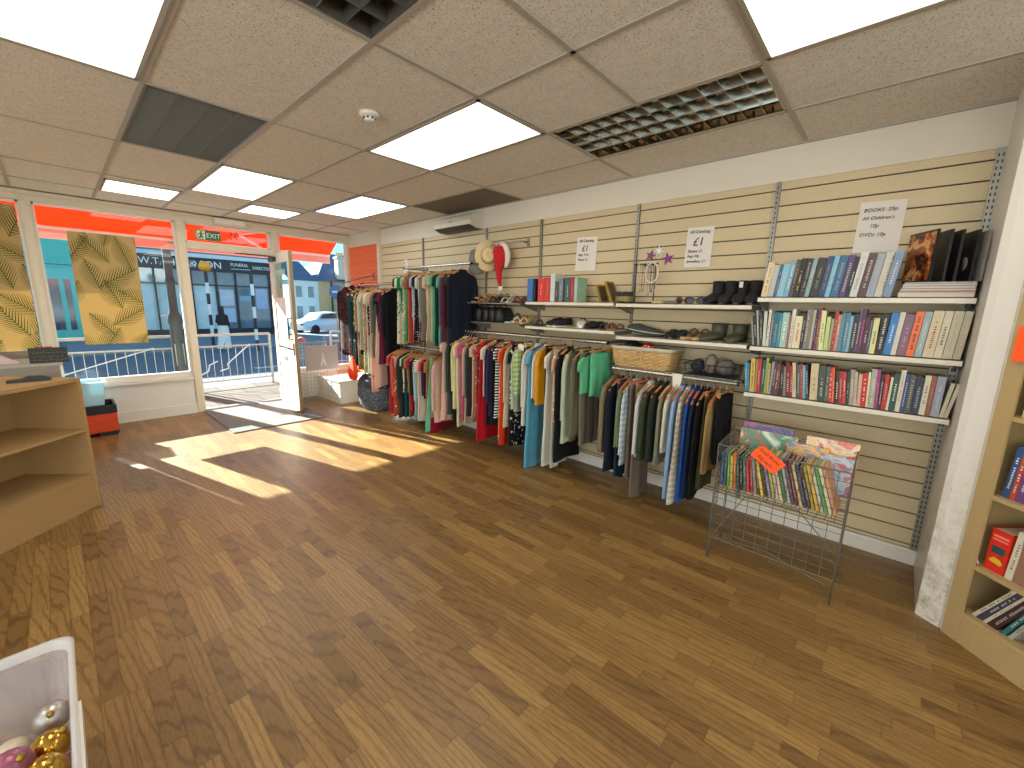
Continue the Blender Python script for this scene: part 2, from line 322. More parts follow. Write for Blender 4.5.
# front wall : stall riser, posts, head beam
struct(MB().box(-3.2,1.15,6.84,6.96,0,.47).build('wall_front',M['white']))
struct(MB().box(2.34,3.5,6.84,6.96,0,.40).build('wall_front_stall_riser',M['white']))
struct(MB().box(-3.2,1.15,6.825,6.84,0,.13).box(-3.2,1.15,6.818,6.825,0,.015).build('baseboard_front',M['white']))
struct(MB().box(-3.2,1.15,6.79,6.98,.47,.505).box(-3.2,1.15,6.86,6.92,.505,.55).build('trim_window_sill',M['white']))
struct(MB().box(2.34,3.42,6.79,6.98,.40,.43).box(2.34,3.42,6.86,6.92,.43,.46).build('trim_window_sill_2',M['white']))
hb=MB().box(-3.2,3.5,6.82,6.98,2.487,H).box(-3.2,3.5,6.80,6.99,2.55,H).box(-3.2,3.5,6.98,7.06,2.5,3.9)
struct(hb.build('trim_head_beam',M['frame']))
struct(MB().box(-3.4,7.0,7.06,7.25,2.96,4.6).build('wall_front_upper',M['wrender']))
def post(n,x0,x1,z0=.0,z1=2.487,y0=6.84,y1=6.96): return struct(MB().box(x0,x1,y0,y1,z0,z1).box(x0+.015,x1-.015,y0-.012,y0,z0,z1).build(n,M['frame']))
post('trim_window_post',-.125,-.035,.55); post('trim_window_post_2',-1.55,-1.46,.55)
post('trim_door_jamb_left',1.145,1.245); post('trim_door_jamb_right',2.235,2.345); post('trim_window_jamb_right',3.385,3.46,.40)
struct(MB().box(1.245,2.235,6.84,6.96,2.165,2.245).box(1.245,2.235,6.83,6.84,2.18,2.195).build('trim_door_transom',M['frame']))
struct(MB().box(1.245,2.235,6.86,7.0,-.03,.012).build('trim_door_threshold',mat('threshold_metal','#8a8780',.4,.7)))
def window(n,x0,x1,z0,z1):
    f=MB(); t=.018
    for a in ((x0,x0+t,z0,z1),(x1-t,x1,z0,z1),(x0,x1,z0,z0+t),(x0,x1,z1-t,z1)): f.box(a[0],a[1],6.86,6.925,a[2],a[3])
    o=struct(f.build(n,M['white'])); MB().box(x0+t,x1-t,6.888,6.893,z0+t,z1-t).build('window_pane',M['glass'],o); return o
window('window_1',-.035,1.145,.55,2.487); window('window_2',2.345,3.385,.46,2.487); window('window_3',-1.46,-.125,.55,2.487); window('window_4',-3.0,-1.55,.55,2.487)
window('window_5',1.245,2.235,2.245,2.487)
# boxed ledge under the far window, and its flat top
struct(MB().box(2.76,XR,6.02,6.84,0,.33).box(2.745,XR,6.0,6.84,.33,.35).box(2.75,XR,6.01,6.84,0,.11).build('trim_boxed_ledge',M['white']))
struct(MB().box(1.22,2.28,5.44,6.86,.0,.012).build('floor_entrance_mat',M['mat_']))
# ---- slatted wall panels, one per bay
def slat_panel(name,y0,y1,m,zt=2.372,x=3.40,z0=.10,groove=None,wall=XR-.0015):
    p=MB().box(x+.012,wall,y0,y1,z0,zt,1)
    z=zt-.052; top=zt
    while top>z0+.01:
        b=max(z0,z); p.box(x,x+.0119,y0,y1,b+.0045 if b>z0 else b,top); top=b-.0045; z-=.1
    return p.build(name,[m,groove or M['groove']])
bays=[(-.30,.695),(.705,2.725),(2.735,4.72),(4.73,5.79)]
nm=['maple slatted wall panel behind the three shelves of paperbacks','maple slatted wall panel behind the wicker basket and black boots','maple slatted wall panel behind the hats and sandals','maple slatted wall panel behind the tops near the orange panel']
for (a,b),l in zip(bays,nm): tag(slat_panel('slatwall_panel',a,b,M['slat']),l,'wall panel')
tag(slat_panel('slatwall_panel',5.87,6.80,M['orange_slat'],2.40,3.405,.12,mat('orange_groove','#e9a37a',.7),3.4185),'bright orange slatted wall panel in the corner by the window','wall panel')
struct(MB().box(3.37,XR,5.79,5.87,0,H).build('trim_corner_post',M['frame']))
# ---- slotted uprights
def upright(y,l,n=2,z0=.1,z1=2.372,w=.034):
    o=empty('shelf_upright',(3.40,y,z0))
    MB().box(-.022,0,-w/2,w/2,0,z1-z0).build('upright_channel',M['steel'],o)
    s=MB(); z=.02
    while z<z1-z0-.03:
        for yy in ([-.008,.008] if n==2 else [0]): s.box(-.0226,-.0219,yy-.003,yy+.003,z,z+.016)
        z+=.032
    s.build('slot_pattern',M['dark'],o); tag(o,l,'shelf upright')
upright(-.283,'grey slotted upright at the white pier end of the book shelves')
upright(.70,'grey slotted upright between the book shelves and the black boots',1,.1,2.372,.026)
upright(2.73,'grey slotted upright beside the blue boxed game',1,.1,2.372,.026)
upright(4.725,'grey slotted upright behind the navy and mint tops near the heater',1,.1,2.372,.02)
upright(1.697,'grey slotted upright behind the necklaces and the round tin',1,.1,2.372,.022)
upright(3.52,'grey slotted upright behind the grey hat',1,.1,2.372,.02)
# ------------------------------------------------------------------ ceiling fittings
LP=emis('lit_light_panel','#fff6e6',4.6); LPB=emis('lit_daylight_panel','#e4f3ff',4.0)
def panel(x0,y0,x1,y1,label,m=LP):
    o=empty('ceiling_light',((x0+x1)/2,(y0+y1)/2,H)); w,d=(x1-x0)/2,(y1-y0)/2
    f=MB(); t=.018
    for a in ((-w,-w+t,-d,d),(w-t,w,-d,d),(-w,w,-d,-d+t),(-w,w,d-t,d)): f.box(a[0],a[1],a[2],a[3],-.011,.0)
    f.build('light_frame',M['tbar'],o); MB().box(-w+t,w-t,-d+t,d-t,-.008,-.003).build('light_diffuser',m,o); tag(o,label,'ceiling light')
G=.014
panel(-.16+G,1.78+G,.44-G,2.98-G,'lit ceiling panel beside the dark louvred fitting above the counter side')
panel(1.64+G,1.78+G,2.24-G,2.98-G,'lit ceiling panel next to the smoke alarm')
panel(1.64+G,-.62+G,2.24-G,.58-G,'lit warm ceiling panel beside the mirror louvred fitting, nearly overhead')
panel(1.04+G,4.18+G,1.64-G,5.38-G,'lit ceiling panel over the open floor inside the shop door')
panel(2.24+G,4.18+G,2.84-G,5.38-G,'bluish lit ceiling panel above the window end of the rails',LPB)
panel(.44+G,5.56,1.04-G,6.17,'short warm lit ceiling panel in front of the palm print window')
panel(1.64+G,5.60,2.24-G,6.17,'short warm lit ceiling panel just inside the shop door')
for i,(x0,y0) in enumerate([(-1.96,-1.82),(.44,-3.02),(-1.96,1.78),(2.24,-3.02),(-1.96,4.18)]):  # extra lit panels out of view, added to brighten the room
    panel(x0+G,y0+G,x0+.6-G,y0+1.2-G,['lit ceiling panel over the back counter corner','lit ceiling panel over the back wall','lit ceiling panel over the middle of the counter side wall','lit ceiling panel behind the bookcase','lit ceiling panel over the window end of the counter wall'][i])
mirror=mat('mirror_reflector','#d8d4cc',.06,1.0,var=.02); louv=mat('louvre_blade_metal','#6f6d68',.35,.7,var=.05); dkref=mat('dim_reflector','#6a675f',.45,.5)
def louvre(x0,y0,x1,y1,label,nx,ny,hm,bm,h=.05,tray=.09):
    o=empty('louvre_light',((x0+x1)/2,(y0+y1)/2,H)); w,d=(x1-x0)/2-.014,(y1-y0)/2-.014
    hs=MB(); hs.box(-w,w,-d,d,tray,tray+.01)
    if hm is mirror:
        for i in range(nx):
            xa=-w+2*w*i/nx; xb=-w+2*w*(i+1)/nx; xm=(xa+xb)/2
            hs.add([(xa+.006,-d,h),(xm,-d,tray),(xm,d,tray),(xa+.006,d,h),(xb-.006,-d,h),(xb-.006,d,h)],[(0,1,2,3),(1,4,5,2)],0)
    for a in ((-w,-w+.004,-d,d),(w-.004,w,-d,d),(-w,w,-d,-d+.004),(-w,w,d-.004,d)): hs.box(a[0],a[1],a[2],a[3],.006,tray)
    hs.build('reflector_tray',hm,o)
    f=MB(); t=.010
    for a in ((-w,-w+t,-d,d),(w-t,w,-d,d),(-w,w,-d,-d+t),(-w,w,d-t,d)): f.box(a[0],a[1],a[2],a[3],-.004,.006)
    f.build('fitting_frame',bm,o)
    b=MB()
    for i in range(1,nx): x=-w+2*w*i/nx; b.prism([(x-.002,.0),(x+.002,.0),(x+.012,h),(x-.012,h)],-d,d,'y')
    for j in range(1,ny): y=-d+2*d*j/ny; b.prism([(y-.0015,.0),(y+.0015,.0),(y+.009,h),(y-.009,h)],-w,w,'x')
    b.build('louvre_grid',bm,o); tag(o,label,'ceiling light')
louvre(.44,2.98,1.04,4.18,'unlit dark louvred ceiling fitting with three long ribs near the counter',4,34,dkref,dkref,.03,.05)
louvre(.44,.58,1.04,1.78,'unlit open louvred ceiling fitting nearest the viewer',5,9,dkref,louv)
louvre(2.24,.58,2.84,1.78,'unlit mirror louvred ceiling fitting reflecting the rails and slatted wall',4,12,mirror,mat('polished_louvre_blade','#a9a59c',.14,1.0,var=.03),.042,.075)
tag(MB().box(2.86,3.375,3.0,4.165,H-.008,H-.001).build('stained_ceiling_tile',mat('stained_tile','#6d6152',.9,var=.15)),'brown stained ceiling tile over the wall heater','ceiling tile')
o=empty('smoke_alarm',(1.37,2.41,H)); MB().lathe([(.001,-.001),(.055,-.001),(.058,-.012),(.045,-.022),(.001,-.022)],28).build('alarm_base',M['white'],o)
MB().lathe([(.001,-.022),(.034,-.022),(.032,-.040),(.02,-.046),(.001,-.046)],24).build('alarm_sensor',M['white'],o)
sl=MB(); [sl.box(.031,.0355,-.006,.006,-.037,-.027,0,Matrix.Rotation(k*PI/4,4,'Z')) for k in range(8)]; sl.build('alarm_slot_pattern',M['dark'],o)
tag(o,'round white smoke alarm on the ceiling beside a lit panel','smoke alarm')
o=empty('emergency_light',(1.735,6.80,2.535)); MB().box(-.185,.185,-.045,0,-.045,.045).build('light_housing',M['frame'],o); MB().box(-.17,.17,-.05,-.0452,-.02,.035).build('light_lens',M['white'],o)
tag(o,'slim cream emergency light on the beam above the door','emergency light')
# wall heater
o=empty('wall_heater',(3.40,3.90,2.44))
MB().prism([(0,.09),(-.11,.095),(-.19,.06),(-.215,.0),(-.205,-.045),(-.12,-.074),(0,-.074)],-.33,.33,'y').build('heater_casing',mat('heater_casing','#c9c2b2',.4),o)
MB().prism([(-.2075,-.044),(-.12,-.0755),(-.02,-.0755),(-.02,-.079),(-.122,-.079),(-.211,-.047)],-.31,.31,'y').build('heater_outlet',M['black'],o)
v=MB(); [v.box(-.19+.012*k,-.184+.012*k,-.30,.02,.052+.0056*k,.058+.0056*k) for k in range(7)]; v.build('heater_grille',M['steel'],o)
MB().box(-.213,-.208,-.02,.03,-.005,.012).build('heater_switch',M['black'],o)
tag(o,'cream over-door fan heater with black outlet high on the slatted wall','heater')
# ------------------------------------------------------------------ exit sign, number, posters, door
o=empty('exit_sign',(1.36,6.883,2.285)); MB().box(0,.28,-.004,0,0,.135).build('sign_board',M['green_sign'],o)
MB().box(.012,.105,-.0046,-.0041,.012,.123).build('pictogram_panel',mat('pale_green','#cfe0bd',.5),o)
r=MB().tube([(.058,-.0052,.095),(.060,-.0052,.060),(.045,-.0052,.035),(.028,-.0052,.022)],.007,6).tube([(.060,-.0052,.060),(.075,-.0052,.042),(.072,-.0052,.02)],.006,6).tube([(.058,-.0052,.090),(.080,-.0052,.078),(.092,-.0052,.088)],.005,6).tube([(.058,-.0052,.09),(.038,-.0052,.08),(.03,-.0052,.062)],.005,6)
r.ball((.064,-.0052,.107),.009,8,0); r.build('running_figure_print',M['green_sign'],o)
text('EXIT',.085,o,(.115,-.0048,.038),(PI/2,0,0),M['signw'],'exit_lettering',sx=.92); tag(o,'green and white EXIT sign on the glass above the door','sign')
o=text('95',.14,None,(1.86,6.886,2.335),(PI/2,0,0),M['black'],'door_number',sx=-1); tag(o,'black door number 95 seen reversed on the glass above the door','number')
def poster(name,x0,x1,z0,z1,label):
    mb=MB(); N=14
    rings=[]
    for zz in (z0,z1):
        front=[(x0+(x1-x0)*i/N,6.868+.003*math.sin(i*.9+zz),zz) for i in range(N+1)]; back=[(p[0],p[1]+.0012,p[2]) for p in front][::-1]
        rings.append([(a-x0,b-6.868,c-z0) for a,b,c in front+back])
    mb.loft(rings,smooth=False); o=mb.build(name,M['palm'],None,(x0,6.868,z0)); tag(o,label,'poster'); return o
poster('palm_print_sheet',.19,.75,.97,2.23,'palm leaf print sheet hung in the window pane next to the door')
poster('palm_print_sheet',-.98,-.15,.93,2.44,'larger palm leaf print sheet in the window beyond the post, over the counter')
# door leaf, hinged at the right jamb, open inward
dm=mat('door_leaf_paint','#d8d3c6',.4,var=.05)
ang=math.atan2(5.86-6.86,2.135-2.235)
o=empty('door_1',(2.235,6.86,.015),(0,0,ang)); o['kind']='structure'; W_=1.0; t=.022
lf=MB().box(0,.10,-t,t,0,2.15).box(W_-.10,W_,-t,t,0,2.15).box(.10,W_-.10,-t,t,2.02,2.15).box(.10,W_-.10,-t,t,.62,.82).box(.10,W_-.10,-t,t,0,.2).box(.10,W_-.10,-.01,.01,.2,.62)
lf.box(.16,W_-.16,-.018,.018,.25,.57); lf.build('door_leaf',dm,o)
MB().box(.10,W_-.10,-.003,.003,.82,2.02).build('door_pane',M['door_glass'],o)
MB().box(W_-.001,W_+.001,-t,t,0,2.15).build('door_edge',wood_mat('bare_door_edge','#8f7a58','Z'),o)
MB().box(.36,.60,-t-.006,-t,.67,.74).box(.40,.56,-t-.009,-t-.006,.685,.725,0).build('letter_plate',M['steel'],o)
h=MB().tube([(W_-.05,-t-.002,1.0),(W_-.05,-t-.05,1.0),(W_-.05,-t-.05,1.28),(W_-.05,-t-.002,1.28)],.010,8); h.build('pull_handle',M['black'],o)
MB().box(W_-.07,W_-.03,-t-.008,-t,.78,.95).build('lock_plate',M['black'],o)
cl=MB().box(.12,.36,-t-.05,-t,2.05,2.11).tube([(.24,-t-.03,2.12),(.10,-t-.28,2.135),(-.02,-t-.42,2.15)],.010,6); cl.build('door_closer',M['black'],o)
n1=MB().box(.13,.63,-.0085,-.0065,.86,1.55,0); n1.build('paper_notice',M['paper'],o)
MB().box(.66,.84,-.0085,-.0065,.86,1.04).build('orange_notice',mat('orange_notice','#d9683c',.7,var=.3,vs=60),o)
MB().box(.22,.72,-.0085,-.0065,1.86,1.93).build('pale_sticker',mat('sticker_green','#8fb8a4',.6,var=.4,vs=50),o)
MB().prism([(.40,1.70),(.46,1.76),(.52,1.70),(.46,1.67)],-.0085,-.0065,'y').build('grey_sticker',M['greyfelt'],o)
hg=MB(); [hg.box(-.012,.004,-t-.006,t+.002,z,z+.09) for z in (.18,1.05,1.9)]; hg.build('door_hinge_plate',M['steel'],o)
tag(MB().prism([(-.09,.0),(.09,.0),(.09,.055),(-.09,.012)],-.03,.03,'y').build('door_wedge',wood_mat('wedge_wood','#8a6b45','X'),None,(2.10,5.90,.0),(0,0,ang+.5)),'wooden wedge under the foot of the open shop door','door wedge')
# ------------------------------------------------------------------ counter, till cabinet, crate, tub
o=empty('shop_counter',(.06,4.17,0),(0,0,math.radians(225)))
c=MB().box(0,1.5,-.50,0,.935,.96).box(0,.02,-.50,0,0,.935).box(1.48,1.5,-.50,0,0,.935).box(.02,1.48,-.50,-.48,0,.935)
c.build('counter_carcass',M['beech'],o)
for z in (.59,.245): MB().box(.02,1.48,-.48,-.004,z-.018,z).build('shelf',M['beech'],o)
MB().box(.02,1.48,-.03,-.01,0.0,.227).build('plinth_board',M['beech'],o)
tag(o,'pale wood counter with open shelves facing the shop floor','counter')
gm=mat('grey_cabinet_laminate','#8b857b',.6,var=.1)
o=empty('till_cabinet',(-.5,4.86,0)); MB().box(-.55,.47,-.20,.22,.0,1.0).build('cabinet_body',gm,o); MB().box(-.56,.485,-.215,.235,1.0,1.02).build('cabinet_top',mat('cabinet_top','#a09a8f',.5),o)
tag(o,'grey till cabinet behind the pale wood counter','cabinet')
o=empty('chalkboard_sign',(-.175,4.70,1.021),(math.radians(-14),0,math.radians(-2)))
MB().box(0,.20,-.004,.004,0,.115).build('board',mat('slate_board','#2a2b28',.7,var=.1),o)
ck=mat('chalk_writing','#9a8a66',.9)
w=MB(); random.seed(3)
for r_,z in enumerate((.075,.045,.018)):
    x=.02
    while x<.18: l=random.uniform(.008,.02); w.tube([(x,-.0052,z),(x+l*.5,-.0052,z+random.uniform(-.006,.008)),(x+l,-.0052,z)],.0011,4); x+=l+random.uniform(.004,.012)
w.build('chalk_lettering',ck,o); tag(o,'small slate board with chalk writing leaning on the till cabinet','sign')
o=empty('carton',(-.10,4.90,1.02)); MB().box(-.045,.045,-.03,.03,0,.075).build('carton_body',M['paper'],o); MB().box(-.047,.047,-.032,.032,.075,.105).build('carton_lid',mat('dull_red_card','#a03a3f',.7),o)
tag(o,'small white carton with a red lid on the till cabinet','box')
for i,(x,y,rz,ry,l) in enumerate([(-.33,4.80,.3,.25,'crumpled pale pink paper bag on the till cabinet'),(-.42,4.74,-.5,.1,'folded white leaflet lying on the till cabinet')]):
    mb=MB(); rings=[]
    for k in range(7):
        a=k/6; hh=.07*math.sin(PI*a)+.01 if i==0 else .012
        rings.append([(-.09+.18*a,-.05+.004*random.random(),.0),(-.09+.18*a,.05,.0),(-.09+.18*a,.045+.01*random.random(),hh*random.uniform(.7,1.1)),(-.09+.18*a,-.04,hh*random.uniform(.6,1.2))])
    mb.loft(rings,smooth=False); tag(mb.build(['paper_bag','leaflet'][i],[mat('pink_white_paper','#c9b3ac',.8,var=.2),M['paper']][i],None,(x,y,1.021),(0,0,rz)),l,['bag','leaflet'][i])
o=empty('card_reader',(-.17,4.17,.9605),(0,0,.05))
MB().prism([(-.10,0),(.085,0),(.10,.012),(.06,.030),(.0,.034),(-.04,.018),(-.10,.014)],-.035,.035,'y').build('reader_body',M['black'],o)
MB().box(.015,.06,-.025,.025,.0335,.0345).build('reader_screen',mat('grey_screen','#6f7684',.2),o)
tag(o,'black handheld card reader lying on the pale wood counter','card reader')
tag(MB().lathe([(.022,0),(.024,.08),(.012,.1),(.012,.12)],16).build('white_bottle',M['white'],None,(-.36,4.08,.9605)),'small white bottle on the counter, cut off by the picture edge','bottle')
for i,(x,w_,l) in enumerate([(-.80,.62,'long grey storage box on the floor beneath the larger palm print sheet'),(-1.45,.60,'second grey storage box further under the window over the counter')]):
    o=empty('storage_box',(x+w_/2,6.55,0)); MB().box(-w_/2,w_/2,-.2,.2,0,.84).build('box_body',gm,o); MB().box(-w_/2-.006,w_/2+.006,-.206,.206,.84,.93).build('box_lid',mat('storage_lid','#77736b',.6),o); tag(o,l,'box')  # boxes added so low sun from the left window stays off the floor
# folding crate with a clear bin on top
o=empty('folding_crate',(.08,6.50,0)); ob=MB(); t=.012; w,d=.25,.20
for a in ((-w,-w+t,-d,d),(w-t,w,-d,d),(-w+t,w-t,-d,-d+t),(-w+t,w-t,d-t,d)): ob.box(a[0],a[1],a[2],a[3],.03,.25)
ob.box(-w,w,-d,d,.03,.04)
for k in range(4): ob.box(w,w+.004,-d+.02,d-.02,.07+.045*k,.078+.045*k); ob.box(-w+.02,w-.02,-d-.004,-d,.07+.045*k,.078+.045*k)
ob.build('crate_body',M['crate_o'],o)
cb=MB()
for a in ((-w-.006,-w+t,-d-.006,d+.006),(w-t,w+.006,-d-.006,d+.006),(-w+t,w-t,-d-.006,-d+t),(-w+t,w-t,d-t,d+.006)): cb.box(a[0],a[1],a[2],a[3],.25,.34)
cb.build('crate_rim',M['black'],o)
[MB().prism([(x-.06,0),(x+.06,0),(x+.08,.045),(x-.08,.045)],y,y+.02,'y').build('foot',M['black'],o) for x in (-.16,.16) for y in (-d-.006,d-.014)]
tag(o,'orange folding crate with black rim on the floor by the window','crate')
o=empty('clear_bin',(.055,6.50,.341)); 
r=lambda w,d,z:[(-w,-d,z),(w,-d,z),(w,d,z),(-w,d,z)]
MB().loft([r(.19,.15,0),r(.215,.17,.25),r(.205,.16,.25),r(.18,.14,.006)],smooth=False).build('bin_body',M['bin'],o)
rb=MB(); [rb.box(a,b,c,d,.245,.262) for a,b,c,d in ((-.23,-.2,-.18,.18),(.2,.23,-.18,.18),(-.2,.2,-.18,-.15),(-.2,.2,.15,.18))]; rb.build('bin_rim',M['tubrim'],o)
tag(o,'clear pale blue plastic bin standing on the orange crate','bin')
# translucent tub with baubles in the corner nearest the camera
o=empty('storage_tub',(-.44,1.47,0)); w,d,hh=.36,.42,.42
def rr(w,d,z,r=.05,n=5):
    out=[]
    for cx,cy,a0 in ((w-r,d-r,0),(-w+r,d-r,PI/2),(-w+r,-d+r,PI),(w-r,-d+r,3*PI/2)):
        for k in range(n+1): a=a0+PI/2*k/n; out.append((cx+r*math.cos(a),cy+r*math.sin(a),z))
    return out
MB().loft([rr(.27,.33,.0),rr(.31,.37,.02),rr(.335,.395,hh-.03),rr(.330,.390,hh-.03),rr(.305,.365,.024)],caps=True).build('tub_body',M['tub'],o)
MB().loft([rr(.335,.395,hh-.03),rr(.344,.404,hh-.028),rr(.350,.410,hh-.003),rr(.346,.406,hh),rr(.337,.397,hh),rr(.334,.394,hh-.008),rr(.332,.392,hh-.03)],caps=False).build('tub_rim',M['tubrim'],o)
MB().box(.346,.356,-.20,.05,hh-.045,hh-.004).build('handle_clip',M['white'],o)
tag(o,'large translucent plastic tub of baubles on the floor at the picture corner','storage tub')
cp=mat('bauble_cap','#a88a3c',.3,.9)
bz=[(-.16,1.74,.245,.045,M['silver'],'satin silver bauble on top of the others in the tub'),(-.165,1.63,.235,.045,M['gold'],'shiny gold bauble below the silver bauble in the tub'),(-.245,1.715,.20,.045,M['ivory'],'ivory bauble behind the mauve and gold baubles in the tub'),
(-.235,1.575,.27,.05,M['mauve'],'dusky mauve bauble in the tub'),(-.175,1.515,.25,.05,M['gold'],'large shiny gold bauble nearest the camera in the tub'),(-.33,1.69,.21,.045,mat('cream_bauble','#cfae84',.35,.1),'cream bauble beside the ivory bauble in the tub'),
(-.145,1.55,.17,.045,mat('bronze_bauble','#8f6c38',.2,.8),'bronze bauble underneath the gold ones in the tub'),(-.24,1.62,.155,.045,M['silver'],'silver bauble at the bottom under the mauve one'),(-.34,1.58,.22,.045,M['gold'],'gold bauble behind the mauve one in the tub'),
(-.30,1.48,.24,.045,M['ivory'],'ivory bauble nearest the camera in the tub'),(-.16,1.68,.12,.045,M['mauve'],'mauve bauble low in the tub under the gold one'),(-.33,1.76,.12,.045,M['gold'],'gold bauble low in the far corner of the tub')]
for x,y,z,r_,m,l in bz:
    b=MB().ball((0,0,0),r_,22).build('bauble',m,None,(x,y,z),(random.random(),random.random(),0))
    MB().lathe([(.009,r_-.002),(.009,r_+.009),(.002,r_+.011)],12).tube([(0,0,r_+.009),(.005,0,r_+.016),(0,0,r_+.021),(-.005,0,r_+.016),(0,0,r_+.009)],.0008,5).build('bauble_cap',cp,b)
    tag(b,l,'bauble','baubles in the tub')
# ------------------------------------------------------------------ wire stand, bag and bits by the far window
def wires(mb,P,U,V,nu,nv,r):
    P,U,V=Vector(P),Vector(U),Vector(V)
    for i in range(nu+1): a=P+U*(i/nu); mb.tube([a,a+V],r,5,caps=False)
    for j in range(nv+1): a=P+V*(j/nv); mb.tube([a,a+U],r,5,caps=False)
    return mb
ww=mat('pale_wire','#aeb1aa',.4,.4)
o=empty('wire_dump_bin',(2.40,6.3,0)); 
wires(MB(),(0,0,.04),(.46,0,0),(0,0,.46),9,9,.0022).build('mesh_front',ww,o); wires(MB(),(.46,0,.04),(0,.36,0),(0,0,.46),6,9,.0022).build('mesh_side',ww,o)
wires(MB(),(0,0,.04),(0,.36,0),(0,0,.46),6,9,.0022).build('mesh_side',ww,o); wires(MB(),(0,.36,.04),(.46,0,0),(0,0,.86),9,14,.0022).build('mesh_back',ww,o)
for x in (0,.46):
    for y in (0,.36): MB().tube([(x,y,0),(x,y,.88)],.005,6).build('leg',ww,o)
tag(o,'pale wire dump bin standing between the open door and the far window','wire bin')
o=empty('grey_sign_panel',(2.40,6.285,.51)); MB().box(0,.48,-.006,.0,0,.36).build('panel_board',mat('grey_panel_plastic','#a19b97',.5,var=.04),o)
MB().prism([(.20,.06),(.23,.06),(.25,.12),(.27,.06),(.30,.06),(.26,.20),(.255,.25),(.235,.25),(.24,.20)],-.0075,-.006,'y').build('pale_figure_print',mat('pale_figure','#c9c3c0',.6),o)
tag(o,'blank grey plastic panel with a faint pale figure fixed on the wire bin','sign')
tag(MB().loft([[(-.07+.14*t,-.05,0),(-.07+.14*t,.05,0),(-.07+.14*t,.03,.03+.05*math.sin(PI*t)),(-.07+.14*t,-.03,.02+.05*math.sin(PI*t+.3))] for t in (0,.2,.4,.6,.8,1)]).build('soft_toy',mat('pinkish_toy','#a8646a',.9,var=.4,vs=40),None,(2.50,6.66,.905)),'small pinkish soft item on top of the wire bin','toy')
# bag with lattice pattern, orange bag hanging, shoe boxes
o=empty('slumped_bag',(3.02,5.42,0),(0,0,.15))
rings=[]
for k,(z,wx_,wy) in enumerate([(0,.14,.22),(.08,.19,.28),(.22,.22,.30),(.36,.22,.29),(.44,.2,.25),(.49,.15,.2),(.51,.08,.12)]):
    rings.append([(wx_*math.cos(2*PI*i/20)*(1+.06*math.sin(i*2.3+k)),wy*math.sin(2*PI*i/20)*(1+.05*math.sin(i*1.7+k)),z) for i in range(20)])
MB().loft(rings).build('bag_body',M['bag'],o); MB().loft([[(wx*1.02*math.cos(2*PI*i/20),wy*1.02*math.sin(2*PI*i/20),z) for i in range(20)] for z,wx,wy in [(.34,.225,.300),(.445,.205,.26),(.5,.155,.21),(.53,.07,.1)]]).build('bag_top',mat('dark_navy_nylon','#262c38',.6,var=.2),o)
tb=MB().tube([(-.14,-.15,.46),(-.19,-.2,.52),(-.19,-.05,.55),(-.14,.1,.46)],.012,8); tb.build('bag_handle',M['black'],o)
tag(o,'grey and blue patterned bag slumped on the floor under the rails','bag')
o=empty('orange_bag',(2.80,5.66,.42)); MB().loft([[(a*.02,b*.06,0.0) for a,b in ((-1,-1),(1,-1),(1,1),(-1,1))],[(a*.035,b*.085,.06) for a,b in ((-1,-1),(1,-1),(1,1),(-1,1))],[(a*.03,b*.07,.20) for a,b in ((-1,-1),(1,-1),(1,1),(-1,1))],[(a*.010,b*.02,.34) for a,b in ((-1,-1),(1,-1),(1,1),(-1,1))]],smooth=False).build('bag_cloth',cloth('#ff4a1e'),o)
MB().tube([(0,0,.33),(0,.02,.5),(0,.03,1.0)],.004,6).build('bag_strap',M['black'],o)
tag(o,'bright orange cloth bag hanging below the window rail','bag')
# ------------------------------------------------------------------ shelves
def shelf(y0,y1,z,label,th=.028,x0=3.09,m=None,brk=True):
    o=empty('wall_shelf',(3.39,(y0+y1)/2,z)); L=(y1-y0)/2; D=x0-3.39
    MB().box(D,0,-L,L,-.004,0).box(D,D+.012,-L,L,-th,0).box(-.012,0,-L,L,-th,0).build('shelf_board',m or M['wshelf'],o)
    if brk:
        for s in (-1,1): MB().prism([(D+.015,-.006),(0,-.006),(0,-.085),(-.03,-.085),(D+.02,-.02)],s*(L-.006)-.0035,s*(L-.006)+.0035,'y').build('shelf_bracket',M['steel'],o)
    return tag(o,label,'shelf')
shelf(-.285,.675,1.61,'top cream book shelf with blue hardbacks and black albums',.03,3.09)
shelf(-.285,.685,1.295,'middle cream book shelf full of upright paperbacks',.03,3.09)
shelf(-.285,.685,.985,'lowest cream book shelf with many red paperbacks',.03,3.09)
shelf(.705,1.69,1.56,'white shelf carrying the black boots and jewellery stand')
shelf(1.71,2.66,1.565,'white shelf carrying the boxed games and gold frames')
shelf(.705,1.67,1.30,'white shelf carrying the dark green boots, second from top')
shelf(1.69,2.66,1.335,'white shelf carrying the black and white trainers')
wsh=mat('thin_wire_shelf','#a9a49a',.35,.6)
shelf(2.74,3.70,1.55,'thin metal shelf carrying the sandals under the hats',.012,3.09,wsh)
shelf(2.74,3.45,1.345,'thin metal shelf carrying the black bags',.012,3.09,wsh)
shelf(.705,1.69,1.055,'chrome edged shelf carrying the wicker basket and grey slippers',.018,3.095,M['chrome'])
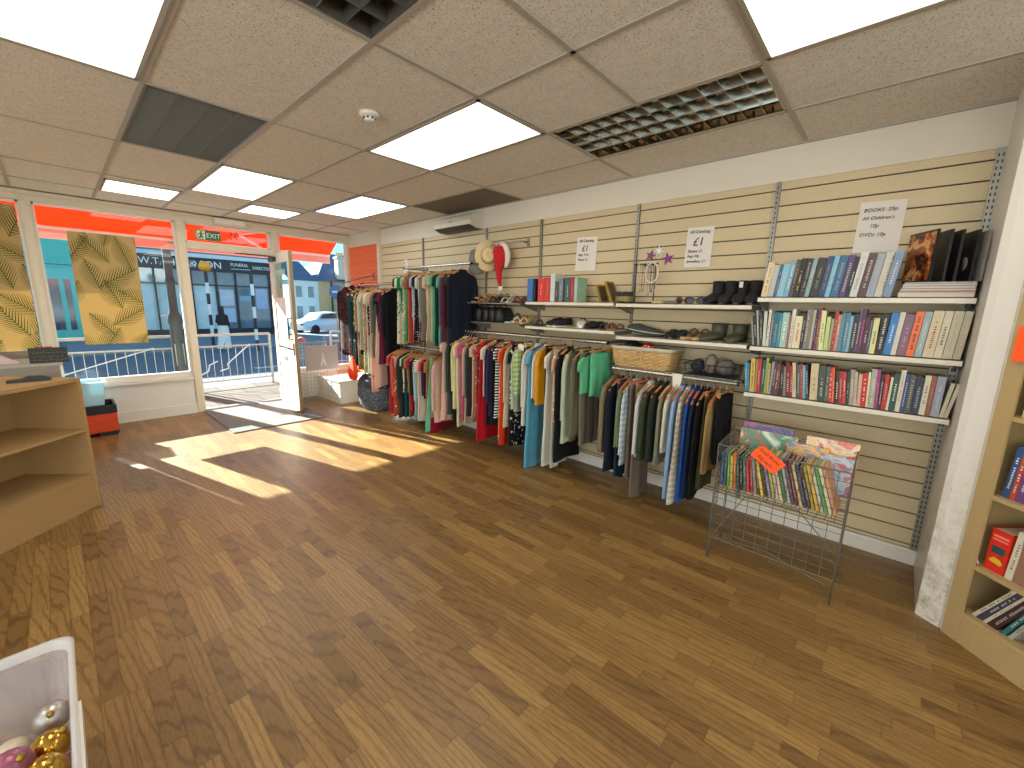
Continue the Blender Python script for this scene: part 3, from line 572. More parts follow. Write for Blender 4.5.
# ------------------------------------------------------------------ clothes rails
def crail(y0,y1,z,label,x=3.05,arms=None):
    o=empty('clothes_rail',(x,(y0+y1)/2,z)); L=(y1-y0)/2
    MB().tube([(0,-L,0),(0,L,0)],.0125,12).build('rail_tube',M['chrome'],o)
    for yy in (arms or (-L+.02,L-.02)): MB().box(.0,3.395-x,yy-.006,yy+.006,-.012,.014).box(3.385-x,3.395-x,yy-.012,yy+.012,-.05,.05).build('rail_arm',M['steel'],o)
    for s in (-1,1): MB().tube([(0,s*(L-.001),0),(0,s*(L+.008),0)],.016,12).build('end_cap',M['black'],o)
    return tag(o,label,'clothes rail')
crail(3.40,4.66,1.955,'high chrome clothes rail under the wall heater')
crail(3.84,4.83,.985,'low chrome clothes rail beneath the high one')
crail(1.72,3.80,1.235,'long chrome clothes rail under the shoe shelves')
crail(.72,1.66,1.034,'short chrome clothes rail under the wicker basket shelf')
crail(4.84,5.86,1.77,'chrome clothes rail beside the orange panel')
o=empty('face_out_arm',(3.40,6.05,1.93)); MB().tube([(0,0,0),(-.12,0,-.02),(-.50,0,-.14),(-.52,0,-.11)],.009,8).build('arm_tube',M['steel'],o); MB().box(-.012,.0,-.02,.02,-.06,.04).build('arm_plate',M['steel'],o)
tag(o,'sloping face-out arm on the orange panel by the window','clothes rail')
# ------------------------------------------------------------------ garments
hook_m=M['chrome']; wh=M['hang']; hang_dark=mat('dark_plastic_hanger','#26221f',.4); hang_red=wood_mat('reddish_wood_hanger','#b4683c','X',.8)
def hanger_mesh():
    mb=MB()
    mb.tube([(.205,0,-.142),(.15,0,-.112),(.08,0,-.082),(0,0,-.062),(-.08,0,-.082),(-.15,0,-.112),(-.205,0,-.142)],[.006,.0085,.009,.010,.009,.0085,.006],8,0)
    pts=[(0,0,-.062),(0,0,-.030)]+[(.0155*math.sin(a),0,-.0005+.0165*math.cos(a)) for a in [PI*1.0-(k)*PI*1.35/8 for k in range(0,9)]]
    pts=[(0,0,-.062),(0,0,-.03),(.012,0,-.016),(.0165,0,0),(.012,0,.013),(0,0,.0175),(-.012,0,.013),(-.0165,0,.0),(-.014,0,-.008)]
    mb.tube(pts,.0018,6,1)
    return mb
def clip_hanger_mesh():
    mb=MB(); mb.tube([(-.17,0,-.06),(.17,0,-.06)],.006,8,0); [mb.box(s*.13-.012,s*.13+.012,-.008,.008,-.095,-.05,0) for s in (-1,1)]
    mb.tube([(0,0,-.06),(0,0,-.03),(.012,0,-.016),(.0165,0,0),(.012,0,.013),(0,0,.0175),(-.012,0,.013),(-.0165,0,.0),(-.014,0,-.008)],.0018,6,1)
    return mb
_h={}
def put_hanger(kind,m,loc,rz):
    k=(kind,m.name)
    if k not in _h:
        o=(hanger_mesh() if kind=='h' else clip_hanger_mesh()).build('coat_hanger',[m,hook_m]); _h[k]=o; first=True
    else: o=_h[k].copy(); COL.objects.link(o)
    o.location=loc; o.rotation_euler=(0,0,rz); return o
def garment_mesh(kind,L,seed,th=.018,wide=.20):
    R=random.Random(seed); mb=MB(); N=30
    top=.074
    if kind in('skirt','trousers','shorts'):
        lv=[(.085,.15 if kind=='skirt' else .14,.9),(.12,.152,.9)]; hw=wide+.02 if kind=='skirt' else .135
        for t in (.15,.3,.5,.7,.85,1): lv.append((.12+(L-.12)*t,.15+(hw-.15)*t,1))
    elif kind=='scarf':
        lv=[(.02,.03,.8)]+[(.02+(L-.02)*t,.05+.03*t,1) for t in (.1,.3,.5,.7,.9,1)]
    else:
        w=wide; hem={'dress':w+.015,'coat':w+.01,'top':w-.012,'vest':w-.03,'shirt':w,'cardigan':w,'jacket':w+.012}[kind]
        lv=[(top-.012,.052,.9),(top+.004,.078,1),(top+.022,.125,1),(top+.045,.168,1),(top+.072,w-.012,1),(top+.11,w-.004,1)]
        z0=top+.11
        for t in (.12,.28,.45,.62,.8,.92,1): lv.append((z0+(L-z0)*t,(w-.012 if t<.5 and kind!='vest' else w-.02)*(1-t)+hem*t,1))
    nf=4.4; ph=seed*.31+R.uniform(-.25,.25); ph2=seed*.23; sway=R.uniform(-.02,.028); slant=R.uniform(-.16,.16); hw2=R.uniform(.006,.02)
    rings=[]
    for (z,hw,q) in lv:
        t=min(1,max(0,(z-.1)/max(.3,L-.1))); th_=th*(.55+.45*min(1,t*3)); amp=(.002+.0075*t)*(1 if kind not in('jacket','coat') else .6)
        if L>.75: amp*=1.15
        ring=[]
        for i in range(N):
            a=2*PI*i/N; ca,sa=math.cos(a),math.sin(a)
            x=hw*math.copysign(abs(ca)**.75,ca); y=th_*math.copysign(abs(sa)**.6,sa)
            u=x/max(.05,hw)
            y+=amp*math.sin(u*nf*1.7+ph+t*.8)+amp*.5*math.sin(u*nf*3.3+ph2)
            x+=sway*t*t+ .004*math.sin(z*19+ph2)*t
            zz=-z+slant*x*t*t*.6+(hw2*math.sin(u*3.1+ph)*t*t if z==lv[-1][0] else 0)
            ring.append((x,y,zz))
        rings.append(ring)
    mb.loft(rings)
    return mb
def sleeve_mesh(s,L,seed,th,wide,short):
    R=random.Random(seed+9); mb=MB(); rings=[]; n=12; out=R.uniform(.0,.018); dy=R.uniform(-.006,.006)
    sh=(s*(wide-.045),0,-.108); 
    for k,t in enumerate([0,.08,.2,.4,.6,.8,1]):
        cx=s*(wide-.05+.035*min(1,t*5)**.7+out*t*.6); cz=-.112-.02*min(1,t*8)-(L)*t; rx=.040*(1-.3*t) if not short else .042; ry=th*(.75 if not short else .8)
        if k==0: rx*=.6
        rings.append([(cx+rx*math.cos(2*PI*i/n),dy*t+ry*math.sin(2*PI*i/n)*(1+.12*math.sin(i*2+k*1.3)),cz+.006*math.sin(i+k)+ (.018*s*math.cos(2*PI*i/n) if short and t==1 else 0)) for i in range(n)])
    mb.loft(rings); return mb
KN={'top':('top',1),'vest':('vest_top',0),'shirt':('shirt',2),'cardigan':('cardigan',2),'jacket':('jacket',2),'coat':('coat',2),'dress':('dress',1),'skirt':('skirt',0),'trousers':('trousers',0),'scarf':('scarf',0),'shorts':('shorts',0)}
PN={'plain':'','stripe':'striped','pinstripe':'pinstriped','check':'checked','dots':'dotted','floral':'patterned','leopard':'leopard print'}
def desc(g): return ' '.join(x for x in (g[1],PN[g[3]],KN[g[0]][0].replace('_',' ')) if x)
seedc=[100]; USED={}
def hang(g,prev,nxt,x,y,zr,rz,where,group,spacing,hm=None,axis='y'):
    kind,cn,c,pat,c2,zb=g; L=zr-zb; seedc[0]+=1; sd=seedc[0]; R=random.Random(sd)
    nm,sl=KN[kind]; th=min(.020,spacing*.42); wide=.20+R.uniform(-.015,.012)
    if kind in('jacket','coat'): th=min(.03,spacing*.46); wide+=.012
    m=cloth(c,pat,c2 or '#ece6da'); loc=(x,y,zr)
    o=garment_mesh(kind,L,sd,th,wide).build(nm,m,None,loc,(0,0,rz))
    if sl:
        long_=kind in('shirt','cardigan','jacket','coat')
        for s in (-1,1):
            SL=min(L-.16,R.uniform(.50,.56)) if long_ else R.uniform(.10,.15)
            sleeve_mesh(s,SL,sd+s,th,wide,not long_).build('sleeve',m,o)
    if kind in('shirt','jacket','coat'):
        cc=MB(); r=[]
        for k,(z,hw,hy) in enumerate([(-.052,.046,.014),(-.070,.062,.019),(-.088,.078,.0235)]):
            r.append([(hw*math.cos(2*PI*i/16),hy*min(1,th/.018)*math.sin(2*PI*i/16),z) for i in range(16)])
        cc.loft(r,caps=False).build('collar',m,o)
    else:
        if kind in('top','dress','vest','cardigan'):
            MB().tube([(.056*math.cos(2*PI*i/14),.6*th*math.sin(2*PI*i/14),-.064) for i in range(15)],.003,5).build('neckband',m,o)
        if kind in('skirt','trousers','shorts'):
            MB().loft([[((.152)*math.cos(2*PI*i/20),(th+.002)*math.sin(2*PI*i/20),z) for i in range(20)] for z in (-.082,-.118)]).build('waistband',m,o)
    d=desc(g)
    if prev and nxt: l=f'{d} {where} between the {desc(prev)} and the {desc(nxt)}'
    elif nxt: l=f'{d} {where}, at its end next to the {desc(nxt)}'
    elif prev: l=f'{d} {where}, at its end next to the {desc(prev)}'
    else: l=f'{d} {where}'
    if len(l.split())>16:
        l=f'{d} {where} next to the {desc(prev or nxt)}'
    if l in USED:
        l=f'{d} {where} next to the {desc(nxt or prev)}'
    USED[l]=1
    tag(o,l,nm.replace('_',' '),group)
    kk='c' if kind in('skirt','trousers','shorts') else 'h'
    if kind!='scarf':
        h=put_hanger(kk,hm or wh,loc,rz); lh=f'hanger holding the {d} {where}' 
        if lh in USED: lh=f'hanger of the {d} next to the {desc(nxt or prev)} {where}'
        if len(lh.split())>16: lh=f'hanger of the {d} next to the {desc(nxt or prev)}'
        USED[lh]=1
        tag(h,lh,'hanger','coat '+('hangers ' if 1 else '')+where)
    return o
def row(items,x,y0,y1,zr,where,group,hms=None,w=None):
    G_=[tuple(i.split('|')) for i in items]; G_=[(a[0],a[1],a[2],a[3],a[4],float(a[5]),float(a[6]) if len(a)>6 else 1.) for a in G_]
    tot=sum(g[6] for g in G_); y=y0; n=len(G_)
    for i,g in enumerate(G_):
        sp=(y0-y1)*g[6]/tot; yc=y-sp/2; y-=sp; R=random.Random(i*7+int(y0*100))
        hm=(hms[i%len(hms)] if hms else wh)
        hang(g[:6],G_[i-1][:6] if i else None,G_[i+1][:6] if i<n-1 else None,x+R.uniform(-.012,.012),yc,zr-.005,.07*math.sin(i*.45+y0)+R.uniform(-.012,.012),where,group,sp*.96,hm)
A=['top|black|#15161c|plain||1.15','top|navy blue|#1c2433|plain||1.10','dress|white|#d9d4c0|floral|#6c7a55|1.05','top|emerald green|#137a4e|plain||1.42','dress|sage|#a9b08c|floral|#e6e0c8|1.06','skirt|bright green|#12804f|plain||1.07','dress|rust|#b4533b|plain||1.08','top|crimson|#a01c33|plain||1.06',
'vest|pale pink|#dfa99f|plain||1.10','top|pale blue|#a9bccb|plain||1.38','dress|black|#17171d|dots|#e8e4dc|1.08','top|white|#dcd9cf|plain||1.36','shirt|monochrome|#1d1d20|stripe|#e9e7df|1.30','dress|burgundy|#6d1b2e|plain||1.08','cardigan|grey|#7a776e|plain||1.08','top|cream|#dccfae|plain||1.40','dress|beige|#c9a98a|plain||1.09',
'top|pale sage|#b5c2a0|plain||1.09','top|mint|#7fbd97|plain||1.10','top|dark green|#123c31|plain||1.07','dress|seafoam|#6fae95|plain||1.04','cardigan|slate blue|#56606b|plain||1.07','shirt|charcoal|#2a2d33|plain||1.08','cardigan|wine|#5c1c30|plain||1.12','top|dark grey|#3a3d42|plain||1.12','shirt|dark navy|#141a2c|plain||1.06|1.3']
row(A,3.05,4.60,3.50,1.955,'on the high rail','clothes on the high rail under the heater')
B=['top|pink and red|#c9585a|floral|#e8b9a6|.05','dress|scarlet|#a82328|plain||.09','cardigan|coral|#d9685a|plain||.30','dress|red patterned|#b03030|floral|#e4c4a4|.08','top|dusty pink|#d9a198|plain||.34','cardigan|dark grey|#34363a|plain||.07','trousers|black|#15171a|plain||.06','top|ivory|#dcd2b4|floral|#8c8a5a|.42',
'dress|dark teal|#0f4450|plain||.10','top|mustard|#a9823a|plain||.40','dress|brown|#7a5632|plain||.12','top|magenta|#b51e4c|plain||.20','vest|orange red|#d9402a|plain||.16','cardigan|black|#1b1b22|plain||.40','shirt|pale blue|#a6c3cf|plain||.12','top|black|#121317|stripe|#e6e6e0|.36','dress|cream|#dcd6c0|plain||.10',
'top|tomato red|#d4351f|plain||.45','cardigan|plum|#432048|plain||.42','dress|ochre|#a3783b|plain||.14','skirt|mint|#6fc4a3|plain||.045','skirt|deep red|#8e1022|plain||.02','cardigan|stone|#8d8071|plain||.20','shirt|blush|#d8b3a3|plain||.14']
row(B,3.05,4.80,3.80,.985,'on the low rail','clothes on the low rail')
C=['scarf|dark green|#0f5a3a|plain||.80','scarf|black|#15151a|dots|#ece8e0|.62','dress|blush pink|#dcae9f|plain||.20','cardigan|stone|#a39a8a|plain||.22','jacket|dark olive|#39443c|plain||.30','cardigan|black|#131517|plain||.18','shirt|pale yellow|#d8d39a|plain||.36','dress|cream|#dccfae|plain||.2','top|rose pink|#c4607c|plain||.30','dress|dusty rose|#b9526e|plain||.26','shirt|beige|#cbb09a|plain||.26',
'cardigan|grey green|#6c7a6b|plain||.42','jacket|dark grey|#2f3634|plain||.36','top|peach|#e0a88c|plain||.36','dress|multicolour|#9c4a4f|floral|#d9c4a8|.36','skirt|vivid red|#d01427|plain||.12|1.2','dress|scarlet|#b70f22|plain||.13|1.1','top|ivory|#d8d0ba|plain||.60','shirt|black|#16161a|plain||.30','cardigan|purple|#3b2a55|plain||.42','cardigan|dark navy|#171a26|plain||.36','top|black and white|#111216|stripe|#eeeeea|.42','dress|coral print|#de7d4f|floral|#f0d6b4|.20',
'dress|orange red|#d43a22|plain||.13','cardigan|oatmeal|#cfbf9d|plain||.33','trousers|black|#131417|plain||.14','dress|black floral|#16171b|floral|#e8e4dc|.16','shirt|pale sage|#b9c6ac|plain||.52','shirt|green|#8fb35a|check|#dfe8c0|.70|1.2','trousers|jet black|#0d0e11|plain||.12','shirt|off white|#dad8cc|plain||.40','dress|light blue|#5fa6c0|plain||.022|1.5','shirt|white|#e6e4dc|plain||.66','shirt|mustard yellow|#e09a12|plain||.66|1.2','trousers|black|#111216|plain||.12',
'dress|cream white|#dad6c6|plain||.09|1.2','trousers|ivory|#cfc9b4|plain||.07','top|peach print|#dc9c84|floral|#f0e4d4|.52','coat|black|#15161a|plain||.15','jacket|pale green|#bcc7a8|plain||.36|1.5','trousers|olive brown|#5c5644|plain||.36','jacket|khaki brown|#6f674f|plain||.42|1.4','trousers|taupe|#7d7564|plain||.34','top|sea green|#66b889|plain||.80|1.3','shorts|mint green|#62c08f|plain||.78|1.3']
row(C,3.05,3.74,1.74,1.235,'on the long rail','clothes on the long rail under the shoes',[wh,hang_dark,wh])
E_=['jacket|khaki|#7f745a|plain||.36|1.5','jacket|navy|#171c2c|plain||.20|1.3','trousers|denim blue|#2a3c55|plain||.14','shirt|sage green|#6f8262|plain||.42','shirt|blue check|#9fb2bf|check|#d9dfe2|.30','trousers|taupe|#76685c|plain||.18|1.1','trousers|mushroom|#7f6e60|plain||.03|1.1','shirt|bright white|#d7d9d4|plain||.40','jacket|olive green|#38402c|plain||.40|1.4','jacket|dark green|#262f25|plain||.40|1.3','cardigan|grey sage|#8a8773|plain||.40',
'shirt|cream|#e0dbc4|plain||.50','shirt|light blue|#8fb0d6|plain||.14|1.3','shirt|stone checked|#b6a892|check|#e4dccd|.15','shirt|royal blue|#2354a4|plain||.16','shirt|dark blue|#182748|plain||.18','jacket|black|#101115|plain||.20','trousers|dark olive|#4a4528|plain||.26','shirt|tan|#a08452|plain||.40','trousers|inky black|#10121c|plain||.46|1.2']
row(E_,3.05,1.66,.76,1.034,'on the short rail','clothes on the short rail under the basket',[hang_red,wh,hang_red])
D=['dress|dark red|#5e1622|floral|#c9a58a|.72','shirt|dark teal|#1d4347|plain||.60','dress|multicolour|#3c3f38|floral|#d9cfae|.70','skirt|navy|#1e2a44|plain||.60','shirt|leopard|#b79a6a|leopard|#221a14|.56','top|black|#16171a|plain||.78','cardigan|pale grey|#bdb6a4|plain||.86','dress|cream patterned|#cdc2a0|leopard|#3a3226|.40','top|coral|#d98064|plain||.86','trousers|black|#131519|plain||.34','dress|mint cream|#c3d6bc|plain||.50','shirt|black floral|#17181d|floral|#a9a592|.80','dress|salmon|#d19a84|plain||.30','cardigan|grey|#615f58|plain||.80','skirt|blush|#d9b2a0|plain||.40','top|black printed|#191a20|leopard|#6b6657|1.15','dress|maroon|#5c1838|plain||.70','trousers|dark navy|#161a26|plain||.40','shirt|jet black|#121318|plain||.86']
row(D,3.05,5.82,4.86,1.77,'on the window rail','clothes on the rail beside the orange panel')
for i,(gs,xx) in enumerate([(('dress','deep red','#7c1226','leopard','#1a1214',1.0),3.22),(('coat','dark plum','#2a1a24','floral','#7a5a50',.72),3.05),(('shirt','black patterned','#1a1a1e','leopard','#a4372c',.74),2.95)]):
    hang(gs,None,None,xx,6.05,1.875-(3.22-xx)*.30,PI/2+.1*i,'on the sloping arm','clothes on the sloping arm',.09)
# white price tags on rails
for (x,y,z,w,h,l) in [(2.90,2.52,1.10,.05,.085,'white card tag hanging among the clothes on the long rail'),(3.055,1.12,.985,.085,.075,'white price card hanging from the chrome edged shelf')]:
    o=MB().prism([(-h/2,0),(h/2,0),(h/2-.01,-w*1.2),(-h/2+.01,-w*1.2)],-.001,.001,'x').build('price_tag',M['paper'],None,(x-.02 if z<1 else x,y,z+.07),(0,0,.35 if z>1 else 0)); tag(o,l,'tag')
# ------------------------------------------------------------------ hats on the wall arm
o=empty('hat_rail',(3.39,3.20,2.165)); MB().tube([(-.11,-.32,0),(-.11,.40,0)],.010,10).build('rail_tube',M['chrome'],o)
for y in (-.30,.38): MB().box(-.11,0,y-.004,y+.004,-.008,.012).box(-.006,.004,y-.014,y+.014,-.05,.04).build('rail_bracket',M['steel'],o)
tag(o,'short chrome rail holding the hats high on the slatted wall','hat rail')
def hat(name,loc,rot,brim,crown,hh,m,band,label,brim_wave=.0,squash=1):
    o=empty(name,loc,rot); rings=[]
    prof=[(brim,.0),(brim*.98,.004),(crown*1.12,.010),(crown,.02),(crown*.98,hh*.5),(crown*.9,hh*.86),(crown*.7,hh),(crown*.35,hh*.93),(.002,hh*.88)]
    for r_,z in prof: rings.append([(r_*math.cos(2*PI*k/32),r_*squash*math.sin(2*PI*k/32),z+(brim_wave*math.sin(4*PI*k/32)*(r_/brim)**2)) for k in range(32)])
    inner=[[(r_*math.cos(2*PI*k/32),r_*squash*math.sin(2*PI*k/32),z-.004+(brim_wave*math.sin(4*PI*k/32)*(r_/brim)**2)) for k in range(32)] for r_,z in [(brim*.98,.0),(crown*1.08,.006),(crown*.94,.02),(crown*.9,hh*.5),(crown*.6,hh*.9),(.002,hh*.85)]]
    MB().loft(rings,caps=False).loft(inner,caps=False).build('hat_body',m,o)
    if band: MB().loft([[(crown*1.015*math.cos(2*PI*k/32),crown*squash*1.015*math.sin(2*PI*k/32),z) for k in range(32)] for z in (.018,.045)],caps=False).build('hat_band',band,o)
    return tag(o,label,'hat')
hat('straw_hat',(3.245,3.36,2.05),(math.radians(6),math.radians(-90),math.radians(52)),.165,.088,.115,M['straw'],mat('brown_hat_band','#7b5c38',.8),'beige straw fedora with brown band hanging between the grey hat and santa hat',.02,.82)
b=MB(); rings=[]
for z,r1,r2 in [(.0,.012,.03),(-.02,.04,.075),(-.10,.05,.085),(-.18,.055,.09),(-.25,.05,.08),(-.275,.02,.04)]:
    rings.append([(r1*math.cos(2*PI*k/20)*(1+.1*math.sin(k*2)),r2*math.sin(2*PI*k/20)+.006*math.sin(z*40),z) for k in range(20)])
o=empty('knitted_hat',(3.24,3.53,2.13),(0,0,.3)); b.loft(rings).build('knit_body',M['greyfelt'],o); MB().loft([[(r1*math.cos(2*PI*k/20),r2*math.sin(2*PI*k/20),z) for k in range(20)] for z,r1,r2 in [(-.2,.058,.094),(-.21,.062,.097),(-.26,.058,.09),(-.27,.05,.08)]]).build('turned_brim',M['greyfelt'],o)
tag(o,'grey knitted hat hanging beside the beige straw fedora','hat')
o=empty('santa_hat',(3.23,3.14,2.11),(0,0,.35))
rings=[]
for z,cy,r1,r2 in [(.02,.02,.03,.04),(-.03,.01,.055,.075),(-.12,0,.055,.07),(-.19,.015,.045,.05),(-.25,.02,.03,.032),(-.33,.012,.022,.024),(-.39,-.0,.014,.014)]:
    rings.append([(r1*math.cos(2*PI*k/20),cy+r2*math.sin(2*PI*k/20)*(1+.08*math.sin(k*3+z*20)),z) for k in range(20)])
MB().loft(rings).build('red_body',M['red'],o)
MB().tube([(0,-.005,.045),(-.01,-.055,.02),(-.012,-.085,-.05),(-.01,-.085,-.13),(0,-.06,-.19)],[.02,.028,.03,.028,.018],12).build('fur_band',M['fur'],o)
MB().ball((0,-.002,-.415),.03,16).build('pom_pom',M['fur'],o); tag(o,'red santa hat with white fur hanging on the hat rail','hat')
# ------------------------------------------------------------------ paper signs on the slatted wall
def sign(y0,y1,z0,z1,label,lines,tilt=0):
    # faces -x ; text reads toward -y
    o=empty('paper_sign',(3.3965,y0,z1),(tilt,0,0)); W=y0-y1; Hh=z1-z0; N=8; rings=[]
    for k in range(N+1):
        y=-W*k/N; bulge=-.004*math.sin(PI*k/N)
        rings.append([(bulge,y,0),(bulge-.0008,y,0),(bulge-.003,y,-Hh*.5),(bulge-.005,y,-Hh),(bulge-.0042,y,-Hh),(bulge-.0022,y,-Hh*.5)])
    MB().loft(rings,smooth=False).build('paper_sheet',M['paper'],o)
    for (tx,sz,yy,zz) in lines: text(tx,sz,o,(-.0115,-yy,-zz),(PI/2,0,-PI/2),M['ink'],'handwriting',.0006,shear=.15,sx=.95)
    tag(o,label,'sign')
sign(2.30,2.08,1.86,2.16,'handwritten clothing price sign above the tall pale book by the games',[('All Clothing',.034,.03,.045),('£1',.075,.06,.125),('Bags  from',.028,.03,.165),('Shoes £1',.030,.03,.21)],.03)
sign(1.28,1.085,1.845,2.14,'handwritten clothing price sign on the wall above the black boots',[('All Clothing',.033,.02,.045),('£1',.085,.05,.135),('Shoes £1',.032,.02,.185),('Bags 50p',.027,.02,.22),('Jewellery £1',.030,.02,.26)],.02)
sign(.25,.04,1.885,2.18,'handwritten book price sign above the blue hardbacks',[('BOOKS  25p',.030,.02,.06),('All Children\'s',.028,.02,.105),('10p',.030,.06,.15),('DVDs 10p',.030,.02,.20)],.02)
sign(5.20,5.10,1.90,2.12,'small faded paper notice high on the wall by the orange panel',[('All',.03,.02,.05),('£1',.05,.02,.11)],0)
# ------------------------------------------------------------------ shoes
def shoe_part(kind,L=.26,w=.045,s=1):
    P={}
    n=14
    def ring(x,w_,z0,z1,k=.6):
        out=[]
        for i in range(n):
            a=2*PI*i/n; c,s_=math.cos(a),math.sin(a)
            out.append((x,w_*math.copysign(abs(c)**k,c),(z0+z1)/2+(z1-z0)/2*math.copysign(abs(s_)**k,s_)))
        return out
    hl={'heel':.06,'wedge':.035}.get(kind,0)
    def bz(t): return hl*max(0,1-t*1.9)**1.2 if hl else 0
    so=[ring(L*t,w*f,bz(t),bz(t)+(.022 if kind=='wedge' else .012),.5) for t,f in [(0,.55),(.08,.8),(.3,.72),(.5,.78),(.72,1.0),(.9,.85),(1,.35)]]
    P['sole']=MB().loft(so)
    if kind=='heel': P['heel']=MB().loft([ring(.02,.011,0,.0,1)[:]]+[]) if False else MB().lathe([(.007,0),(.008,.03),(.018,.062)],10,0,T(.03,0,0))
    if kind=='wedge': P['heel']=MB().prism([(0,0),(.12,0),(.16,.012),(.0,.045)],-w*.6,w*.6,'y')
    if kind in('flat','trainer'):
        hh=.055 if kind=='flat' else .075
        P['upper']=MB().loft([ring(L*t,w*f,.010,.010+hh*h) for t,f,h in [(.0,.5,.8),(.06,.78,.95),(.25,.75,.8),(.42,.78,.78),(.6,.92,.72),(.8,.92,.5),(.95,.6,.36),(.99,.25,.2)]])
        P['opening']=MB().loft([ring(L*t,w*f,.010+hh*h-.004,.010+hh*h+.0015) for t,f,h in [(.07,.5,.95),(.2,.6,.88),(.36,.55,.82),(.44,.3,.8)]])
        if kind=='trainer': P['lace']=MB().tube([(L*(.45+.035*k),(-1)**k*.018,.010+.075*(.82-.03*k)+.004) for k in range(7)],.0025,5)
    if kind=='sandal' or kind in('heel','wedge'):
        P['strap']=MB().tube([(L*.72,-w,.012),(L*.68,-w*.6,.045),(L*.66,0,.055),(L*.68,w*.6,.045),(L*.72,w,.012)],.008,8); P['ankle_strap']=MB().tube([(L*.10,-w*.7,.012+bz(.1)),(L*.05,-w*.55,.035+bz(.1)),(L*.02,0,.045+bz(.05)),(L*.05,w*.55,.035+bz(.1)),(L*.10,w*.7,.012+bz(.1))],.005,8)
    if kind=='boot':
        P['upper']=MB().loft([ring(L*t,w*f,.010,.010+.075*h) for t,f,h in [(.0,.55,.9),(.1,.8,1.1),(.35,.78,1.1),(.6,.92,.8),(.82,.92,.6),(.97,.55,.42),(1.0,.2,.2)]])
        P['shaft']=MB().loft([[(L*(.21+lean)+rx*math.cos(2*PI*i/n),ry*math.sin(2*PI*i/n),z) for i in range(n)] for z,rx,ry,lean in [(.045,.062,.038,.0),(.09,.058,.038,-.01),(.13,.056,.040,-.02),(.165,.060,.042,-.02),(.168,.052,.036,-.02),(.10,.045,.03,-.01)]])
    return P
def shoe(kind,loc,rz,mu,ms,label,cat='shoe',L=.26,group=None,nm=None,rx=0):
    o=empty(nm or {'boot':'ankle_boot','trainer':'trainer','sandal':'sandal','heel':'heeled_sandal','wedge':'wedge_sandal','flat':'flat_shoe'}[kind],loc,(rx,0,rz))
    for k,mb in shoe_part(kind,L).items(): mb.build(k,ms if k in('sole','heel') else (M['dark'] if k=='opening' else mu),o)
    tag(o,label,cat,group); return o
bt=mat('black_suede','#17171a',.85,var=.3,vs=60); tan=mat('tan_leather','#9a6a3c',.55,var=.15); gold_l=mat('pale_gold_leather','#c3a877',.4,var=.1); brn=mat('brown_leather','#5f2f1c',.45,var=.2); wht=mat('white_canvas','#d8d6cc',.7,var=.05); grn=mat('dark_green_rubber','#454636',.6,var=.15); cork=mat('cork_sole','#b08e5c',.85,var=.25,vs=120)
PIx=PI # toes point to -x
for i,y in enumerate([.985,.905,.825,.752]):
    shoe('boot',(3.375,y,1.561),PIx+.05*(i-1),bt,M['black'],['black suede ankle boot next to the sunglasses','second black suede ankle boot along from the sunglasses','black suede ankle boot with a white swing tag','black suede ankle boot at the book shelf end of its shelf'][i],'boot',.25,'black ankle boots on the white shelf')
tag(MB().prism([(-.012,0),(.012,0),(.012,-.04),(-.012,-.04)],0,.0015,'x').build('swing_tag',M['paper'],None,(3.262,.825,1.72)),'small white swing tag on a black ankle boot','tag')
for i,(y,z,m1,l) in enumerate([(.93,1.301,grn,'dark green rubber boot nearer the wedge sandals'),(.80,1.301,grn,'dark green rubber boot nearer the book shelves')]):
    shoe('boot',(3.35,y,z),PIx-.35+.25*i,m1,grn,l,'boot',.24).scale=(1,1.25,.74)
for i,(y,l) in enumerate([(1.14,'black wedge sandal with cork sole, nearer the grey slipper'),(1.055,'black wedge sandal with cork sole, nearer the green boot')]): shoe('wedge',(3.36,y,1.301),PIx,M['blackc'],cork,l,'sandal',.24)
for i,(y,l) in enumerate([(1.30,'black slip-on shoe beside the cork wedge sandals'),(1.225,'black slip-on shoe touching the cork wedge sandal')]): shoe('flat',(3.36,y,1.301),PIx+.25,bt,M['black'],l,'shoe',.24)
o=empty('folded_bag',(3.24,1.49,1.301),(0,0,.1)); 
MB().loft([[(rx*math.cos(2*PI*i/20),ry*math.sin(2*PI*i/20)*(1+.05*math.sin(3*i)),z+.02*math.sin(2*PI*i/20)) for i in range(20)] for z,rx,ry in [(0.022,.11,.14),(.03,.13,.155),(.055,.12,.15),(.075,.07,.11),(.08,.02,.05)]]).build('bag_body',mat('dark_grey_felt','#3d4241',.9,var=.2),o)
MB().tube([(-.131*math.cos(a),-.158*math.sin(a),.045-.02*math.sin(a)) for a in [PI*k/10-PI/2 for k in range(11)]],.003,5).build('white_piping',M['paper'],o)
tag(o,'dark grey felt bag with pale piping lying on the second white shelf','bag')
for i,(k,y,mu,ms,rz,l) in enumerate([('trainer',2.42,bt,wht,.1,'black trainer with white sole beside the black sandal'),('trainer',2.31,bt,wht,-.1,'black trainer with white sole next to the cream trainer'),('trainer',2.17,wht,wht,.5,'cream canvas trainer lying between the black shoes'),('flat',2.05,bt,M['black'],.3,'black pump next to the cream canvas trainer'),('flat',1.96,bt,M['black'],-.1,'black pump in the middle of the black shoes'),('sandal',1.87,M['blackc'],M['black'],.2,'black strappy sandal by the grey felt bag end'),('sandal',1.77,brn,tan,.0,'brown sandal at the end next to the grey felt bag'),('sandal',2.56,M['blackc'],M['black'],0,'black flat sandal at the far end by the heels')]):
    shoe(k,(3.36,y,1.336),PIx+rz,mu,ms,l,'shoe',.24)
